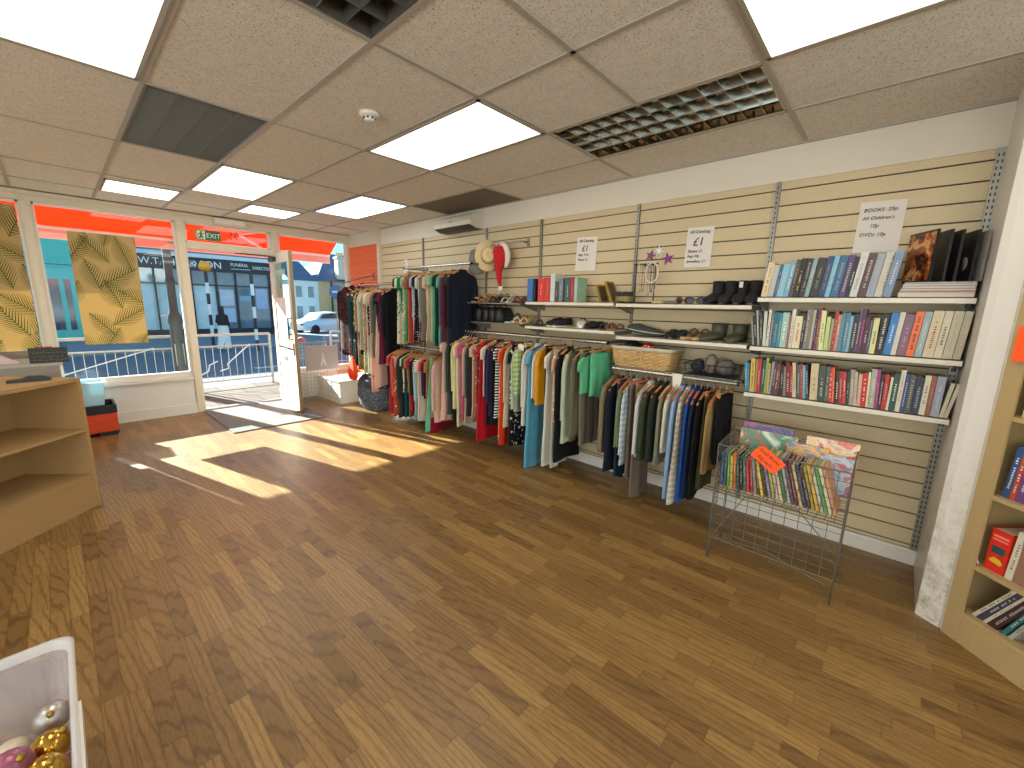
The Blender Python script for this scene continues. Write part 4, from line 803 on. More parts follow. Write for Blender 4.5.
for i,(k,y,mu,ms,l) in enumerate([('heel',3.62,gold_l,gold_l,'pale gold heeled sandal at the navy shirt end'),('heel',3.52,gold_l,gold_l,'pale gold heeled sandal second from the navy shirt'),('heel',3.43,brn,tan,'tan heeled sandal beside the gold pair'),('heel',3.35,tan,tan,'light tan heeled sandal beside the black pair'),('heel',3.25,M['blackc'],M['black'],'black heeled mule below the santa hat'),('heel',3.16,M['blackc'],M['black'],'black heeled mule next to the silver pair'),('heel',3.07,M['silver'],M['silver'],'silver heeled sandal below the santa pom pom'),('sandal',2.99,mat('sage_leather','#8f9a8a',.5),wht,'sage sandal beside the brown pair'),('wedge',2.90,brn,brn,'brown strappy sandal next to the sage one'),('wedge',2.81,brn,brn,'brown strappy sandal next to the black heel'),('heel',2.745,M['blackc'],M['black'],'black heel tucked against the blue boxed game')]):
    shoe(k,(3.37,y,1.551),PIx+.15,mu,ms,l,'shoe',.23)
for i,(k,y,mu,ms,l) in enumerate([('heel',2.90,gold_l,gold_l,'beige heel on the lower metal shelf near the black bags'),('heel',2.80,gold_l,gold_l,'beige heel on the lower metal shelf near the shelf end'),('heel',3.0,M['blackc'],wht,'black and white heel beside the beige heels')]): shoe(k,(3.37,y,1.346),PIx+.15,mu,ms,l,'shoe',.23)
for i,y in enumerate([3.40,3.29,3.19,3.10]):
    o=empty('handbag',(3.25,y,1.346),(0,0,.05*i)); w_=.045
    MB().loft([[(a*.12*f,b*w_*f2,z) for a,b in ((-1,-1),(0,-1.1),(1,-1),(1.05,0),(1,1),(0,1.1),(-1,1),(-1.05,0))] for z,f,f2 in [(0,.9,.8),(.02,1,1),(.10,.98,.9),(.15,.8,.55),(.155,.5,.3)]]).build('bag_body',M['blackc'],o)
    MB().tube([(-.07,0,.15),(-.05,0,.185),(.05,0,.185),(.07,0,.15)],.005,6).build('bag_handle',M['black'],o)
    tag(o,['black handbag at the rail end of the lower metal shelf','black handbag second from the rail end','black handbag below the black heeled mules','black handbag next to the black and white heel'][i],'handbag')
# sunglasses, eye mask, wallet odds
def sunglasses(loc,rz,m,l):
    o=empty('sunglasses',loc,(0,0,rz))
    f=MB()
    for s in (-1,1): f.tube([(0,s*.034+.028*math.cos(2*PI*k/14),.026+.021*math.sin(2*PI*k/14)) for k in range(15)],.0035,6)
    f.tube([(0,-.006,.034),(0,.006,.034)],.003,6); f.build('glasses_frame',m,o)
    for s in (-1,1): MB().loft([[(dx,s*.034+.026*math.cos(2*PI*k/14),.026+.019*math.sin(2*PI*k/14)) for k in range(14)] for dx in(-.001,.001)]).build('lens',mat('dark_lens','#2a2320',.1),o); MB().tube([(0,s*.062,.036),(.06,s*.064,.034),(.13,s*.06,.02)],.003,6).build('glasses_arm',m,o)
    tag(o,l,'sunglasses')
sunglasses((3.16,1.09,1.561),.4,M['black'],'black framed sunglasses leaning beside the first boot'); sunglasses((3.20,1.19,1.561),-.2,brn,'brown framed sunglasses among the flat purses'); 
for i,(x,y,m,l) in enumerate([(3.2,1.38,mat('beige_purse','#b19a7c',.7),'flat beige purse beside the jewellery stand'),(3.2,1.28,mat('grey_purse','#6c655c',.7),'flat grey purse between the jewellery stand and sunglasses')]):
    MBo=MB().loft([[(a*.07*f,b*.045*f,z) for a,b in ((-1,-1),(1,-1),(1,1),(-1,1))] for z,f in ((0,.95),(.006,1),(.018,.98),(.022,.9))]); o=MBo.build('purse',m,None,(x,y,1.561),(0,0,.3)); MB().tube([(-.06,0,.023),(.06,0,.023)],.002,5).build('purse_zip',M['steel'],o); tag(o,l,'purse')
# jewellery stand
o=empty('jewellery_stand',(3.25,1.53,1.561)); 
MB().box(-.05,.05,-.09,.09,0,.012).tube([(0,-.08,.01),(0,-.08,.31)],.005,8).tube([(0,.08,.01),(0,.08,.31)],.005,8).tube([(0,-.1,.31),(0,.1,.31)],.006,8).tube([(-.06,0,.30),(.06,0,.30)],.005,8).build('stand_frame',M['black'],o)
tag(o,'black metal jewellery stand hung with necklaces','jewellery stand')
random.seed(11)
nc=[('#b9b2a6','silver bead'),('#15151a','black bead'),('#8d7c9c','lilac bead'),('#d7cfc0','pearl'),('#6c6a66','grey chain'),('#c5a25a','gold chain'),('#e2ded8','white bead'),('#4a3a34','brown bead')]
for i,(c,n_) in enumerate(nc):
    y=-.085+.024*i; b=MB(); L=random.uniform(.16,.27)
    for k in range(26):
        a=PI*2*k/26; b.ball((-.008+.0*k,y+.010*math.sin(a)+.0,.31-L/2+L/2*math.cos(a)),.0048,8) if False else b.lathe([(.001,-.0045),(.0045,0),(.001,.0045)],6,0,T(-.010,y+.011*math.sin(a),.31-L/2+L/2*math.cos(a)+.002))
    b.tube([(-.010,y+.011*math.sin(2*PI*k/24),.31-L/2+L/2*math.cos(2*PI*k/24)) for k in range(25)],.0014,4)
    ob=b.build('necklace',mat('bead_'+n_,c,.25,.3),None,(3.25,1.53,1.561)); tag(ob,f'{n_} necklace hanging on the black jewellery stand'+(', by its end' if i in(0,7) else ''),'necklace')
tag(MB().tube([(-.02,.05*math.cos(2*PI*k/24),.055*1.4*math.sin(2*PI*k/24)) for k in range(25)],.006,8).build('headband',mat('pale_headband','#d3c6bd',.6),None,(3.24,1.465,1.80)),'pale curved headband hooked on the jewellery stand','headband')
def star(name,loc,R1,R2,n,m,l,th=.008,rot=0):
    pts=[((R1 if k%2==0 else R2)*math.cos(PI*k/n+PI/2+rot),(R1 if k%2==0 else R2)*math.sin(PI*k/n+PI/2+rot)) for k in range(2*n)]
    tag(MB().prism(pts,-th/2,th/2,'x').build(name,m,None,loc),l,'decoration')
pur=mat('purple_glitter','#7a3a78',.4,.4,var=.4,vs=200)
star('purple_star',(3.391,1.565,1.953),.045,.018,5,pur,'purple glitter star above the jewellery stand, nearer the upright',.01,.3)
star('purple_star',(3.391,1.42,1.92),.05,.02,5,pur,'purple glitter star above the purses, nearer the price sign',.01,-.2)
star('silver_star',(3.389,1.495,1.985),.05,.012,7,M['signw'],'spiky silver white star between the purple stars',.01)
for loc in ((3.30,1.50,1.935),(3.30,1.36,1.905)): pass
st=MB().tube([(.0,0,0),(.0,-.0,.05),(0,.01,.06)],.002,5)
# pot, picture frames, boxed games
o=empty('patterned_bowl',(3.22,1.685,1.566)); MB().lathe([(.001,0),(.05,0),(.066,.03),(.07,.085),(.066,.088),(.06,.03),(.001,.01)],28).build('bowl_body',cloth('#3a3a3c','floral','#a59f90'),o); MB().lathe([(.071,.01),(.0735,.02),(.0735,.045),(.0715,.05)],28).build('gold_band',mat('olive_band','#7c6f3c',.5),o)
tag(o,'dark patterned round tin with an olive band beside the gold frames','pot')
for i,(y,h_,l,le) in enumerate([(1.93,.155,'gold picture frame leaning nearer the green book',.32),(1.82,.19,'taller gold picture frame leaning nearer the dark tin',.42)]):
    o=empty('framed_picture',(3.27,y-.03,1.567),(-le,0,0)); f=MB(); w_=.07
    for a in ((-w_,-w_+.014,0,h_),(w_-.014,w_,0,h_),(-w_+.014,w_-.014,0,.014),(-w_+.014,w_-.014,h_-.014,h_)): f.box(a[0],a[1],-.008,.008,a[2],a[3])
    f.build('frame_border',M['goldf'],o); MB().box(-w_+.014,w_-.014,-.003,.004,.014,h_-.014).build('frame_picture',mat('brown_photo','#4a4030',.5,var=.4,vs=20),o); tag(o,l,'picture frame')
# ------------------------------------------------------------------ books
def cover_mesh(d,t,h,c=.0025):
    return MB().box(0,.003,0,t,0,h).box(.003,d,0,c,0,h).box(.003,d,t-c,t,0,h)
def strokes(t,h,seed,vert=True):
    R=random.Random(seed); mb=MB(); z=h*R.uniform(.12,.3); zt=h*R.uniform(.62,.9); q=min(.005,t*.16)
    while z<zt:
        l=R.uniform(.004,.012); mb.box(-.0006,.0,t/2-q,t/2+q*R.uniform(.5,1),z,z+l*.72); z+=l+.003
        if R.random()<.12: z+=.012
    return mb
BK=[0]
def book(loc,d,t,h,color,lean,label,cat='book',group=None,ink='#e8e2d2',rz=0,ry=0,title=True,mesh_rot=None,name='book'):
    BK[0]+=1; m=mat('book_cover_'+color,color,.5,var=.16,vs=24)
    o=empty(name,loc,(lean,ry,rz)); cover_mesh(d,t,h).build('cover',m,o)
    MB().box(.0035,d-.003,.0027,t-.0027,.003,h-.003).build('page_block',M['pages'],o)
    if ink=='#e8e2d2': ink=['#d8d0bc','#a89f8c','#8a8478','#c2b69c','#b8bcc0'][BK[0]*7%5]
    if title is True: strokes(t,h,BK[0]).build('spine_print',mat('print_'+ink,ink,.6,var=.02),o)
    elif title:
        text(title,min(t*.75,.03),o,(-.0006,t*.22,h*.96),(0,PI/2,-PI/2) if False else (PI/2,PI/2,-PI/2),mat('print_'+ink,ink,.6,var=.02),'spine_lettering',.0002)
    return tag(o,label,cat,group)
USEDB={}
def book_row(items,y_start,y_end,z,xf,shelf_name,group,dj=.0,scale=None,rz=0):
    """items: name|color|thickness|height|lean|ink ; spine faces -x ; laid from y_start down to y_end"""
    P_=[i.split('|') for i in items]; tot=sum(float(p[2])/math.cos(float(p[4])) for p in P_); k=(y_start-y_end)/tot; y=y_start
    for i,p in enumerate(P_):
        t=float(p[2])*k; h=float(p[3]); le=float(p[4]); adv=t/math.cos(le); t=t*.94; R=random.Random(i+int(z*100))
        nm=p[0]; pr=P_[i-1][0] if i else None; nx=P_[i+1][0] if i<len(P_)-1 else None
        if pr and nx: l=f'{nm} book {shelf_name} between the {pr} one and the {nx} one'
        else: l=f'{nm} book at the end of the row {shelf_name}, beside the {pr or nx} one'
        if len(l.split())>16: l=f'{nm} book {shelf_name} beside {pr or nx}'
        if l in USEDB: l=f'{nm} book {shelf_name} next to the {nx or pr} one'
        USEDB[l]=1
        # lean>0 : top tips toward -y.  local y spans [0,t]; pivot at the lower corner on the side it leans to
        yy=y-adv
        if le>=0: loc=(xf+R.uniform(0,.012),yy,z); 
        else: loc=(xf+R.uniform(0,.012),yy,z+ t*math.sin(-le))
        # rotation about x by +lean moves top toward -y
        if le>0: loc=(loc[0],yy+0.0,z)
        o=book(loc,min(.20,h*.68),t,h,p[1],le,l,'book',group,p[5] if len(p)>5 else '#e8e2d2')
        if len(p)>6:
            pass
        if le>0: o.location.z=z
        y-=adv
    return
top=['cream|#d9c39a|.034|.215|.10|#7a6a48','pale grey|#a9aca6|.032|.195|.10','blue grey|#39617a|.016|.2|.10','sky blue|#7fb0c8|.036|.2|.10','light blue|#6fa0b8|.026|.22|.10|#e9e4da','dark brown|#4c4036|.022|.225|.10','black with yellow print|#211d1b|.026|.23|.10|#e0cf3a','dark purple|#2c2638|.030|.228|.10','grey green|#7f9a99|.022|.226|.10','black|#2a2a28|.042|.228|.10|#8f8d84',
'indigo|#2c4068|.030|.235|.10','bright sky blue|#6fa9bf|.024|.235|.10','deep blue|#2f5d80|.038|.235|.10','violet|#4b3a66|.030|.235|.10','navy black|#14161f|.018|.225|.10','silver white|#c2c4c0|.034|.245|.10|#8a8a88','chestnut|#54392e|.034|.24|.10','cloudy blue|#8b97a6|.034|.235|.10','stone with dark lettering|#b7b3a2|.034|.24|.10|#2c2a28','slate blue|#6f83a0|.036|.245|.10']
book_row(top,.665,.035,1.611,3.105,'on the top shelf','hardbacks on the top shelf')
mid=['thin grey|#8c8a84|.010|.185|-.16','thin black|#1d1c1d|.022|.2|-.16','thin silver|#a7a8a6|.010|.23|-.14','dark green|#2d3a2f|.018|.2|-.10','sage white|#b8bfae|.020|.225|-.06','cream and red|#c9c6b8|.016|.235|-.02|#b02026','steel grey|#6f7377|.014|.21|0','teal|#1a6376|.034|.22|0','turquoise|#1f8a98|.014|.215|0','mint and white|#9ab8ae|.038|.22|0|#e9efe8','brick|#8e5b49|.012|.205|0','white|#cfcabd|.022|.24|0|#6a665e','cream with red print|#d9cfab|.042|.2|0|#b5331f','black|#1a191b|.018|.22|0','mauve grey|#7e7a78|.020|.24|0','brown striped|#7d6d5c|.014|.245|0','ivory|#c3bba6|.014|.24|0','dark blue|#262b4a|.014|.24|0',
'scarlet topped|#8e2b25|.012|.25|0','olive|#7d7a54|.012|.24|0','yellow cream|#d4d6a2|.024|.235|-.04|#56603a','lime|#b6c47c|.022|.2|-.02','sage|#8c9a6e|.014|.19|0','tomato red|#a82a22|.016|.235|0','salmon print|#b08476|.020|.215|0','teal blue|#3f7f8e|.018|.225|0','denim|#4a7890|.022|.225|0','pale teal|#6fa4ae|.016|.21|0','dark slate|#242c35|.026|.22|0','purple grey|#57455e|.014|.25|0','plum striped|#4c2f50|.018|.25|0|#d9488a','maroon|#4d1e22|.022|.205|0','grey blue|#46586a|.014|.19|0','pale yellow|#c9c48a|.028|.2|0|#5a4a2a','jet black|#17181a|.034|.225|.03','bright blue|#2d6fae|.036|.23|.05|#dfe9f2',
'warm white|#c6bfb0|.024|.235|.05','purple and black|#76566e|.040|.225|.05','orange with dark print|#d9683a|.036|.24|.05|#3a2420','pale blue grey|#8fa6aa|.032|.24|.05','beige with red square|#c4b897|.046|.245|.05|#8a2a22','cream with black print|#c7c0a8|.034|.245|.05|#2a2826','sand|#b3ab93|.040|.245|.05','stone|#a9a28d|.032|.245|.05']
book_row(mid,.675,-.275,1.296,3.10,'on the middle shelf','paperbacks on the middle shelf')
low=['teal blue|#3f86a0|.014|.2|-.10','sea blue|#357488|.014|.19|-.10','mustard|#c2a455|.028|.225|-.06|#4a3a1a','ochre|#a8893f|.012|.22|-.04','crimson|#a82a2c|.024|.225|-.05','dark teal|#2f4a50|.020|.22|-.04','green and yellow|#7f9a4a|.016|.235|-.03','gold|#b08d2a|.014|.2|-.03','pale blue|#7a93a6|.014|.215|0','maroon|#5c2430|.018|.21|0','red brown|#6e3338|.016|.205|0','dark brown|#3a2a24|.016|.215|-.05','black red|#2c1517|.020|.2|-.08','grey|#807d78|.014|.19|-.08','wine|#6c1a26|.026|.215|-.10|#d9c4b4','ruby|#8c1f2c|.014|.2|-.10','tan cream|#c9b894|.020|.22|-.12|#6c5638','dark grey green|#49564c|.020|.21|-.10','rust red|#9a2f2c|.016|.215|-.12','light teal|#5a97a2|.016|.21|-.12','midnight blue|#22304c|.016|.215|-.14','beige|#c3b18c|.042|.225|-.07|#8d7c58','forest green|#37483e|.036|.215|-.06','dark sage|#4c594c|.020|.215|-.05','poppy red|#c02c28|.020|.21|-.08|#f0e6d8','orange|#c9582c|.012|.215|-.10','black and white|#26262a|.020|.195|-.08|#e8e2d6','cardinal red|#a11c20|.018|.19|-.10','brick red|#b0423a|.018|.19|-.10|#e6c9b8','charcoal|#2b2c2e|.014|.2|-.08','grey beige|#9d9483|.022|.21|-.08','pale stone|#b5a995|.014|.2|-.08','pinkish beige|#c29a88|.018|.19|-.06','blood red|#b51f20|.024|.195|-.06|#f0e0d0','cream yellow|#d0c79a|.012|.205|-.05','silver grey|#9c9c98|.026|.225|-.05','magenta|#96346c|.016|.225|-.05','black plum|#2a1a24|.016|.2|-.04','signal red|#b42028|.020|.2|-.03','ivory|#cfc5a6|.012|.19|0','green black|#20463f|.026|.21|0|#c4d9cc','tall cream|#cdc4ae|.022|.235|0','royal blue|#2c4580|.018|.215|0','grey and black|#4a4c4c|.026|.21|0','dark navy|#242a3a|.034|.2|0|#8fa0b0','white with print|#cbc4ac|.026|.215|0|#5a5548','copper|#8e4a30|.020|.215|0','lavender grey|#9096a8|.036|.215|0','thin cream|#c6bda2|.016|.185|.10','slim cream|#c0b79e|.016|.185|.14']
book_row(low,.685,-.275,.986,3.10,'on the lowest shelf','paperbacks on the lowest shelf')
# readable spine lettering where the photograph shows it
for o in [q for q in COL.objects if q.get('label','').startswith('stone with dark lettering')]:
        for c in list(o.children):
            if c.name.startswith('spine_print'): bpy.data.objects.remove(c)
        text('AMERICAN DIRT',.026,o,(-.0008,.008,.222),(PI/2,PI/2,-PI/2),mat('print_#2c2a28','#2c2a28',.6),'spine_lettering',.0002)
# flat stack and albums
zz=1.611
for i,(t,c,n_) in enumerate([(.026,'#b9a9a2','thick mauve white'),(.007,'#7c3a30','thin red brown'),(.009,'#c9b9a0','thin beige'),(.016,'#3a4668','dark blue'),(.009,'#c9c9c4','thin white'),(.010,'#3a3330','dark brown')]):
    m=mat('album_cover_'+c,c,.4,var=.1); o=empty('large_book',(3.10,-.275,zz),(0,0,0)); d,L=.27,.285-.004*i
    MB().box(0,d,0,L,0,.0022).box(0,d,0,L,t-.0022,t).box(0,d,0,.003,.0022,t-.0022).build('cover',m,o); MB().box(.003,d-.003,.003,L-.003,.0022,t-.0022).build('page_block',mat('album_pages','#c9bfb4',.7,var=.1,vs=150),o)
    tag(o,f'{n_} large flat book lying in the stack under the black albums','book','large books lying flat on the top shelf'); zz+=t+.0004
fire=NT('album_fire_print'); co=fire.coord(); fire.base(fire.ramp(fire.noise(co,14,4,.6,.6),[(.38,srgb('#1c1614')),(.52,srgb('#a8501c')),(.62,srgb('#e0b070')),(.72,srgb('#2a221f'))]),.25)
for i,(y,m,l) in enumerate([(-.055,None,'large black album with a fiery orange picture on its cover'),(-.105,M['black'],'plain black album directly behind the fiery one'),(-.145,M['black'],'black album in the middle of the upright albums'),(-.20,M['black'],'black album with a grey figure on the cover'),(-.235,M['greyfelt'],'thin grey backed album next to the slotted upright')]):
    t=.012; o=empty('album',(3.12,y-.055,zz+.001),(0.0,0,.50 if i==0 else .30)); hh=.265-.006*i
    cover_mesh(.21,t,hh).build('cover',m or M['black'],o); MB().box(.004,.207,.003,t-.003,.004,hh-.003).build('page_block',M['pages'],o)
    if i==0: MB().box(.008,.205,t,t+.0008,.01,hh-.01).build('cover_picture',fire.m,o)
    if i==3: MB().lathe([(.001,0),(.035,0),(.035,.0008),(.001,.0008)],20,0,T(.08,t,.09,-PI/2)).build('cover_picture',M['greyfelt'],o)
    tag(o,l,'album')
# games and tall books on the white shelf
def flatbox(name,loc,d,t,h,c,label,tx=None,ink='#f0ece0',cat='board game',lean=0,rz=0):
    o=empty(name,loc,(lean,0,rz)); m=mat('box_'+c,c,.45,var=.12,vs=10)
    MB().box(0,d,0,t,0,h).build('box_body',m,o); MB().box(-.001,d+.001,-.001,t*.55,-.0,h+.001).build('box_lid',mat('boxlid_'+c,c,.4,var=.25,vs=16),o)
    if tx: text(tx,t*.5,o,(-.0018,t*.30,h*.92),(PI/2,PI/2,-PI/2),mat('print_'+ink,ink,.6),'box_lettering',.0002)
    else: strokes(t,h,int(loc[1]*1000)).build('box_print',mat('print_'+ink,ink,.6),o)
    tag(o,label,cat)
z=1.566
gs=[(2.655,.062,.21,'#2f62a0','boxed_game','blue boxed game standing against the slotted upright','board game'),(2.585,.022,.212,'#1c1d22','boxed_game','thin black box between the blue game and the red books','board game')]
flatbox('boxed_game',(3.11,2.590,z),.19,.068,.215,'#3565a4','blue and white boxed game standing against the slotted upright',None)
flatbox('boxed_game',(3.12,2.562,z),.19,.025,.21,'#1a1b20','thin black box between the blue game and the red annuals',None,'#8a8a8a')
yy=2.555
for (t,h,c,nm,l) in [(.05,.215,'#c23232','annual','wide red annual next to the thin black box'),(.045,.22,'#b8352c','annual','red annual with a green foot beside the tall pale book'),(.034,.25,'#b8c4c2','tall_book','tall pale blue book standing among the annuals'),(.026,.18,'#4a4038','small_book','short dark brown book behind the tall pale book'),(.030,.205,'#6c7684','book','steel blue book beside the slate green book'),(.040,.215,'#3e5355','book','slate green book next to the small red one'),(.024,.215,'#a42436','book','crimson book with white print beside the pale green book'),(.022,.21,'#8fb09c','book','pale green book at the picture frame end of the annuals')]:
    t*=1.5; yy-=t+(.02 if h in(.215,) and t>.059 else .003); book((3.12,yy,z),.15,t-.001,h,c,0,l)
# ------------------------------------------------------------------ wicker basket, wire tray
o=empty('wicker_basket',(3.20,1.445,1.056)); 
def rx(w,d,z,r=.03): return rr(w,d,z,r,4)
MB().loft([rx(.115,.225,0),rx(.125,.24,.05),rx(.135,.25,.15),rx(.128,.243,.15),rx(.118,.232,.05),rx(.108,.218,.008)]).build('basket_body',M['wicker'],o)
MB().loft([rx(.137,.252,.138),rx(.145,.26,.15),rx(.142,.257,.166),rx(.128,.243,.166),rx(.124,.24,.15),rx(.127,.243,.138)],caps=False).build('cloth_rim',cloth('#cfc4ad'),o)
MB().tube([(-.142,-.0,.15),(-.150,-.03,.12),(-.146,-.02,.06)],.003,6).tube([(-.142,.0,.15),(-.150,.02,.13),(-.146,.03,.09)],.003,6).tube([(-.148,.0,.145),(-.155,.025,.155),(-.15,.03,.12),(-.148,0,.145),(-.155,-.03,.15),(-.15,-.035,.115),(-.148,0,.145)],.0028,6).build('tie_bow',cloth('#d8cdb4'),o)
tag(o,'wicker basket with a cream cloth rim on the chrome edged shelf','basket')
def soft(name,loc,sx,sy,sz,m,label,cat,seed=0,rz=0):
    R=random.Random(seed); rings=[]
    for k in range(7):
        a=PI*k/6; r=max(.03,math.sin(a)); rings.append([(sx*r*math.cos(2*PI*i/18)*(1+.1*math.sin(i*2+seed)),sy*r*math.sin(2*PI*i/18)*(1+.1*math.sin(i*3+seed)),sz*(1-math.cos(a))/2+.006*math.sin(i*2+k)*(k>2)) for i in range(18)])
    return tag(MB().loft(rings).build(name,m,None,loc,(0,0,rz)),label,cat)
soft('black_bag',(3.19,1.56,1.12),.09,.08,.145,M['blackc'],'black bag poking out of the wicker basket','bag',1)
soft('spotted_scarf',(3.17,1.42,1.12),.08,.065,.13,cloth('#c41a22','dots','#f0e4dc'),'red spotted scarf bundled in the wicker basket','scarf',2)
soft('grey_scarf',(3.19,1.30,1.12),.07,.06,.10,M['greyfelt'],'grey fabric bundle at the slipper end of the wicker basket','scarf',3)
o=empty('wire_tray',(3.20,.93,1.057)); w=MB()
for k in range(9): y=-.16+.04*k; w.tube([(-.11,y,.075),(-.10,y,.003),(.10,y,.003),(.11,y,.075)],.0022,5)
for k in range(6): x=-.1+.04*k; w.tube([(x,-.175,.075),(x,-.16,.003),(x,.16,.003),(x,.175,.075)],.0022,5)
w.build('wire_basket_mesh',M['black'],o); MB().tube([(-.112,-.175,.077),(.112,-.175,.077),(.112,.175,.077),(-.112,.175,.077),(-.112,-.175,.077)],.004,6).build('tray_rim',M['black'],o)
tag(o,'black wire tray holding slippers on the chrome edged shelf','tray')
soft('slipper',(3.19,1.03,1.064),.085,.045,.10,mat('navy_fabric','#262b38',.9,var=.2),'navy slipper in the wire tray next to the basket','slipper',5)
soft('slipper',(3.19,.94,1.064),.10,.045,.14,mat('taupe_fleece','#756a62',.95,var=.2,vs=90),'taupe fleece slipper standing highest in the wire tray','slipper',6,.2)
soft('slipper',(3.19,.84,1.064),.10,.05,.11,mat('grey_fleece','#625d5a',.95,var=.2,vs=90),'grey fleece slipper in the wire tray by the book shelves','slipper',7,-.2)
# ------------------------------------------------------------------ wire book stand
wm=M['wire']
X0,X1=2.56,2.86; Y0,Y1=.045,.66; Zt,Zm,Zb=.745,.485,.15
o=empty('wire_book_stand',(0,0,0))
wires(MB(),(X0,Y0,Zm),(0,Y1-Y0,0),(-.012,0,Zt-Zm),12,5,.0019).build('upper_front_mesh',wm,o)
wires(MB(),(X0,Y0,Zb),(0,Y1-Y0,0),(0,0,Zm-Zb-.02),10,6,.0019).build('lower_front_mesh',wm,o)
wires(MB(),(X0,Y0,Zm-.02),(0,Y1-Y0,0),(X1-X0,0,.02),16,8,.0016).build('book_tray_mesh',wm,o)
for y in (Y0,Y1): wires(wires(MB(),(X0,y,Zm),(X1-X0,0,0.03),(0,0,Zt-Zm),10,10,.0016),(X0,y,Zb),(.10,0,.0),(0,0,Zm-Zb),4,10,.0016).build('side_mesh',wm,o)
wires(MB(),(X1,Y0,Zm+.02),(0,Y1-Y0,0),(.02,0,Zt-Zm+.02),12,6,.0019).build('back_mesh',wm,o)
for y in (Y0,Y1): MB().tube([(X0-.012,y,Zt),(X0,y,Zm),(X0,y,.10),(X0+.01,y,.005),(X0+.035,y,.005),(X0+.05,y,.12)],.004,6).build('leg',wm,o)
for y in (Y0,Y1): MB().tube([(X1+.02,y,Zt+.03),(X1,y,Zm),(X1,y,.10),(X1-.01,y,.005),(X1-.035,y,.005),(X1-.05,y,.12),(X1-.1,y,Zb)],.004,6).build('leg',wm,o)
MB().tube([(X0-.012,Y0,Zt),(X0-.012,Y1,Zt)],.004,6).tube([(X1+.02,Y0,Zt+.03),(X1+.02,Y1,Zt+.03)],.004,6).tube([(X0,Y0,Zb),(X0,Y1,Zb)],.004,6).tube([(X0-.012,Y0,Zt),(X1+.02,Y0,Zt+.03)],.004,6).tube([(X0-.012,Y1,Zt),(X1+.02,Y1,Zt+.03)],.004,6).build('rim_rod',wm,o)
MB().tube([(X0+.01,Y1-.02,Zb+.02),(X0+.12,Y1-.15,Zm-.06),(X0+.12,Y0+.2,Zm-.06),(X0+.01,Y0+.01,Zb+.14)],.003,6).tube([(X0+.02,Y1-.04,.15),(X0+.02,(Y0+Y1)/2,.17),(X0+.02,Y0+.03,.10)],.003,6).build('brace_rod',wm,o)
tag(o,'grey wire stand packed with picture books below the book shelves','book stand')
random.seed(5)
kb=[('navy','#27456e'),('dark teal','#24545c'),('green','#5c8a3c'),('chartreuse','#a9b23c'),('bright orange','#e0621e'),('dark green','#2a4a3a'),('black','#222228'),('teal green','#2c6a60'),('red','#c22c32'),('deep red','#a02630'),('grey','#8d8a84'),('dark brown','#443a36'),('sunny yellow','#dcb822'),('charcoal','#34363a'),('mauve','#8c6a88'),('lime','#8fae4a'),('pale pink','#c9a29a'),('cream','#c9bb98'),('forest green','#2f6a44'),('silver','#a8a6a2'),('plum','#5a3a52'),('maroon','#5e2a30'),('sand','#b89c6c'),('dark blue','#2c3a58'),('chocolate','#4e3226'),('olive','#8a8438'),('golden','#c89c2c'),('pale grey','#b4b2a8'),('leaf green','#4f8a3f'),('ivory','#c8be9c'),('peach','#c48c66')]
y=Y1-.018; n=len(kb); stp=(Y1-Y0-.05)/n
for i,(nm_,c) in enumerate(kb):
    le=-.04-.012*i if i<12 else -.20-.004*i
    t=stp*.72; h=(.20 if i<13 else .235)+random.uniform(-.01,.01)
    y-=stp
    if y-.0<Y0+.02: y=Y0+.02
    pr=kb[i-1][0] if i else kb[1][0]; nx=kb[i+1][0] if i<n-1 else kb[i-1][0]
    book((X0+.012+random.uniform(0,.01),y-(0 if le>=0 else 0),Zm+.008+t*math.sin(-le)),.20,t,h,c,le,f'{nm_} picture book in the wire stand between the {pr} and the {nx} one' if 0<i<n-1 else f'{nm_} picture book at the end of the wire stand by the {nx} one','book','picture books in the wire stand')
def cov(name,c1,c2,c3,sc):
    n=NT(name); co=n.coord(); n.base(n.ramp(n.noise(co,sc,3,.6,1.),[(.35,srgb(c1)),(.47,srgb(c2)),(.56,srgb(c3)),(.66,srgb(c1))]),.3); return n.m
def facing(loc,rz,lean,w,h,m,label,t=.008):
    o=empty('picture_book',loc,(0,lean,rz)); MB().box(0,t,-w/2,w/2,0,h).build('cover',m,o); MB().box(.0015,t-.0015,-w/2+.003,w/2+.001,.003,h+.001).build('page_block',M['pages'],o); tag(o,label,'book')
facing((2.83,.47,.56),0,.14,.30,.235,cov('cover_green','#c9cdb8','#1f7a5c','#8a5a2a',7),'picture book with a green and white cover facing out of the wire stand')
facing((2.868,.48,.60),0,.12,.27,.225,cov('cover_navy','#2c2a5c','#3a4486','#c23a4a',12),'picture book with a navy cover tallest at the back of the wire stand')
facing((2.85,.16,.58),0,.12,.24,.235,cov('cover_orange','#e09a22','#d9d2b0','#c2435a',9),'picture book with an orange and cream cover at the back of the wire stand')
facing((2.80,.27,.56),-.12,.18,.20,.21,cov('cover_teal','#3f8f96','#e0a03a','#4a7ab0',14),'picture book with a teal and orange cover leaning in the wire stand')
facing((2.76,.13,.55),-.2,.25,.16,.20,cov('cover_blue','#6a9ac0','#b8c8cc','#a8465a',14),'small picture book with a pale blue cover facing out of the wire stand')
o=empty('price_card',(2.535,.405,.725),(math.radians(36),math.radians(-6),0))
MB().prism([(.075,-.045),(.075,.03),(.055,.045),(-.075,.045),(-.075,-.045)],-.001,.001,'x').build('card_body',M['orange'],o)
text('Small Books',.024,o,(-.0016,.062,.012),(PI/2,0,-PI/2),M['ink'],'handwriting',.0002,shear=.1); text('50p each',.024,o,(-.0016,.045,-.026),(PI/2,0,-PI/2),M['ink'],'handwriting',.0002,shear=.1)
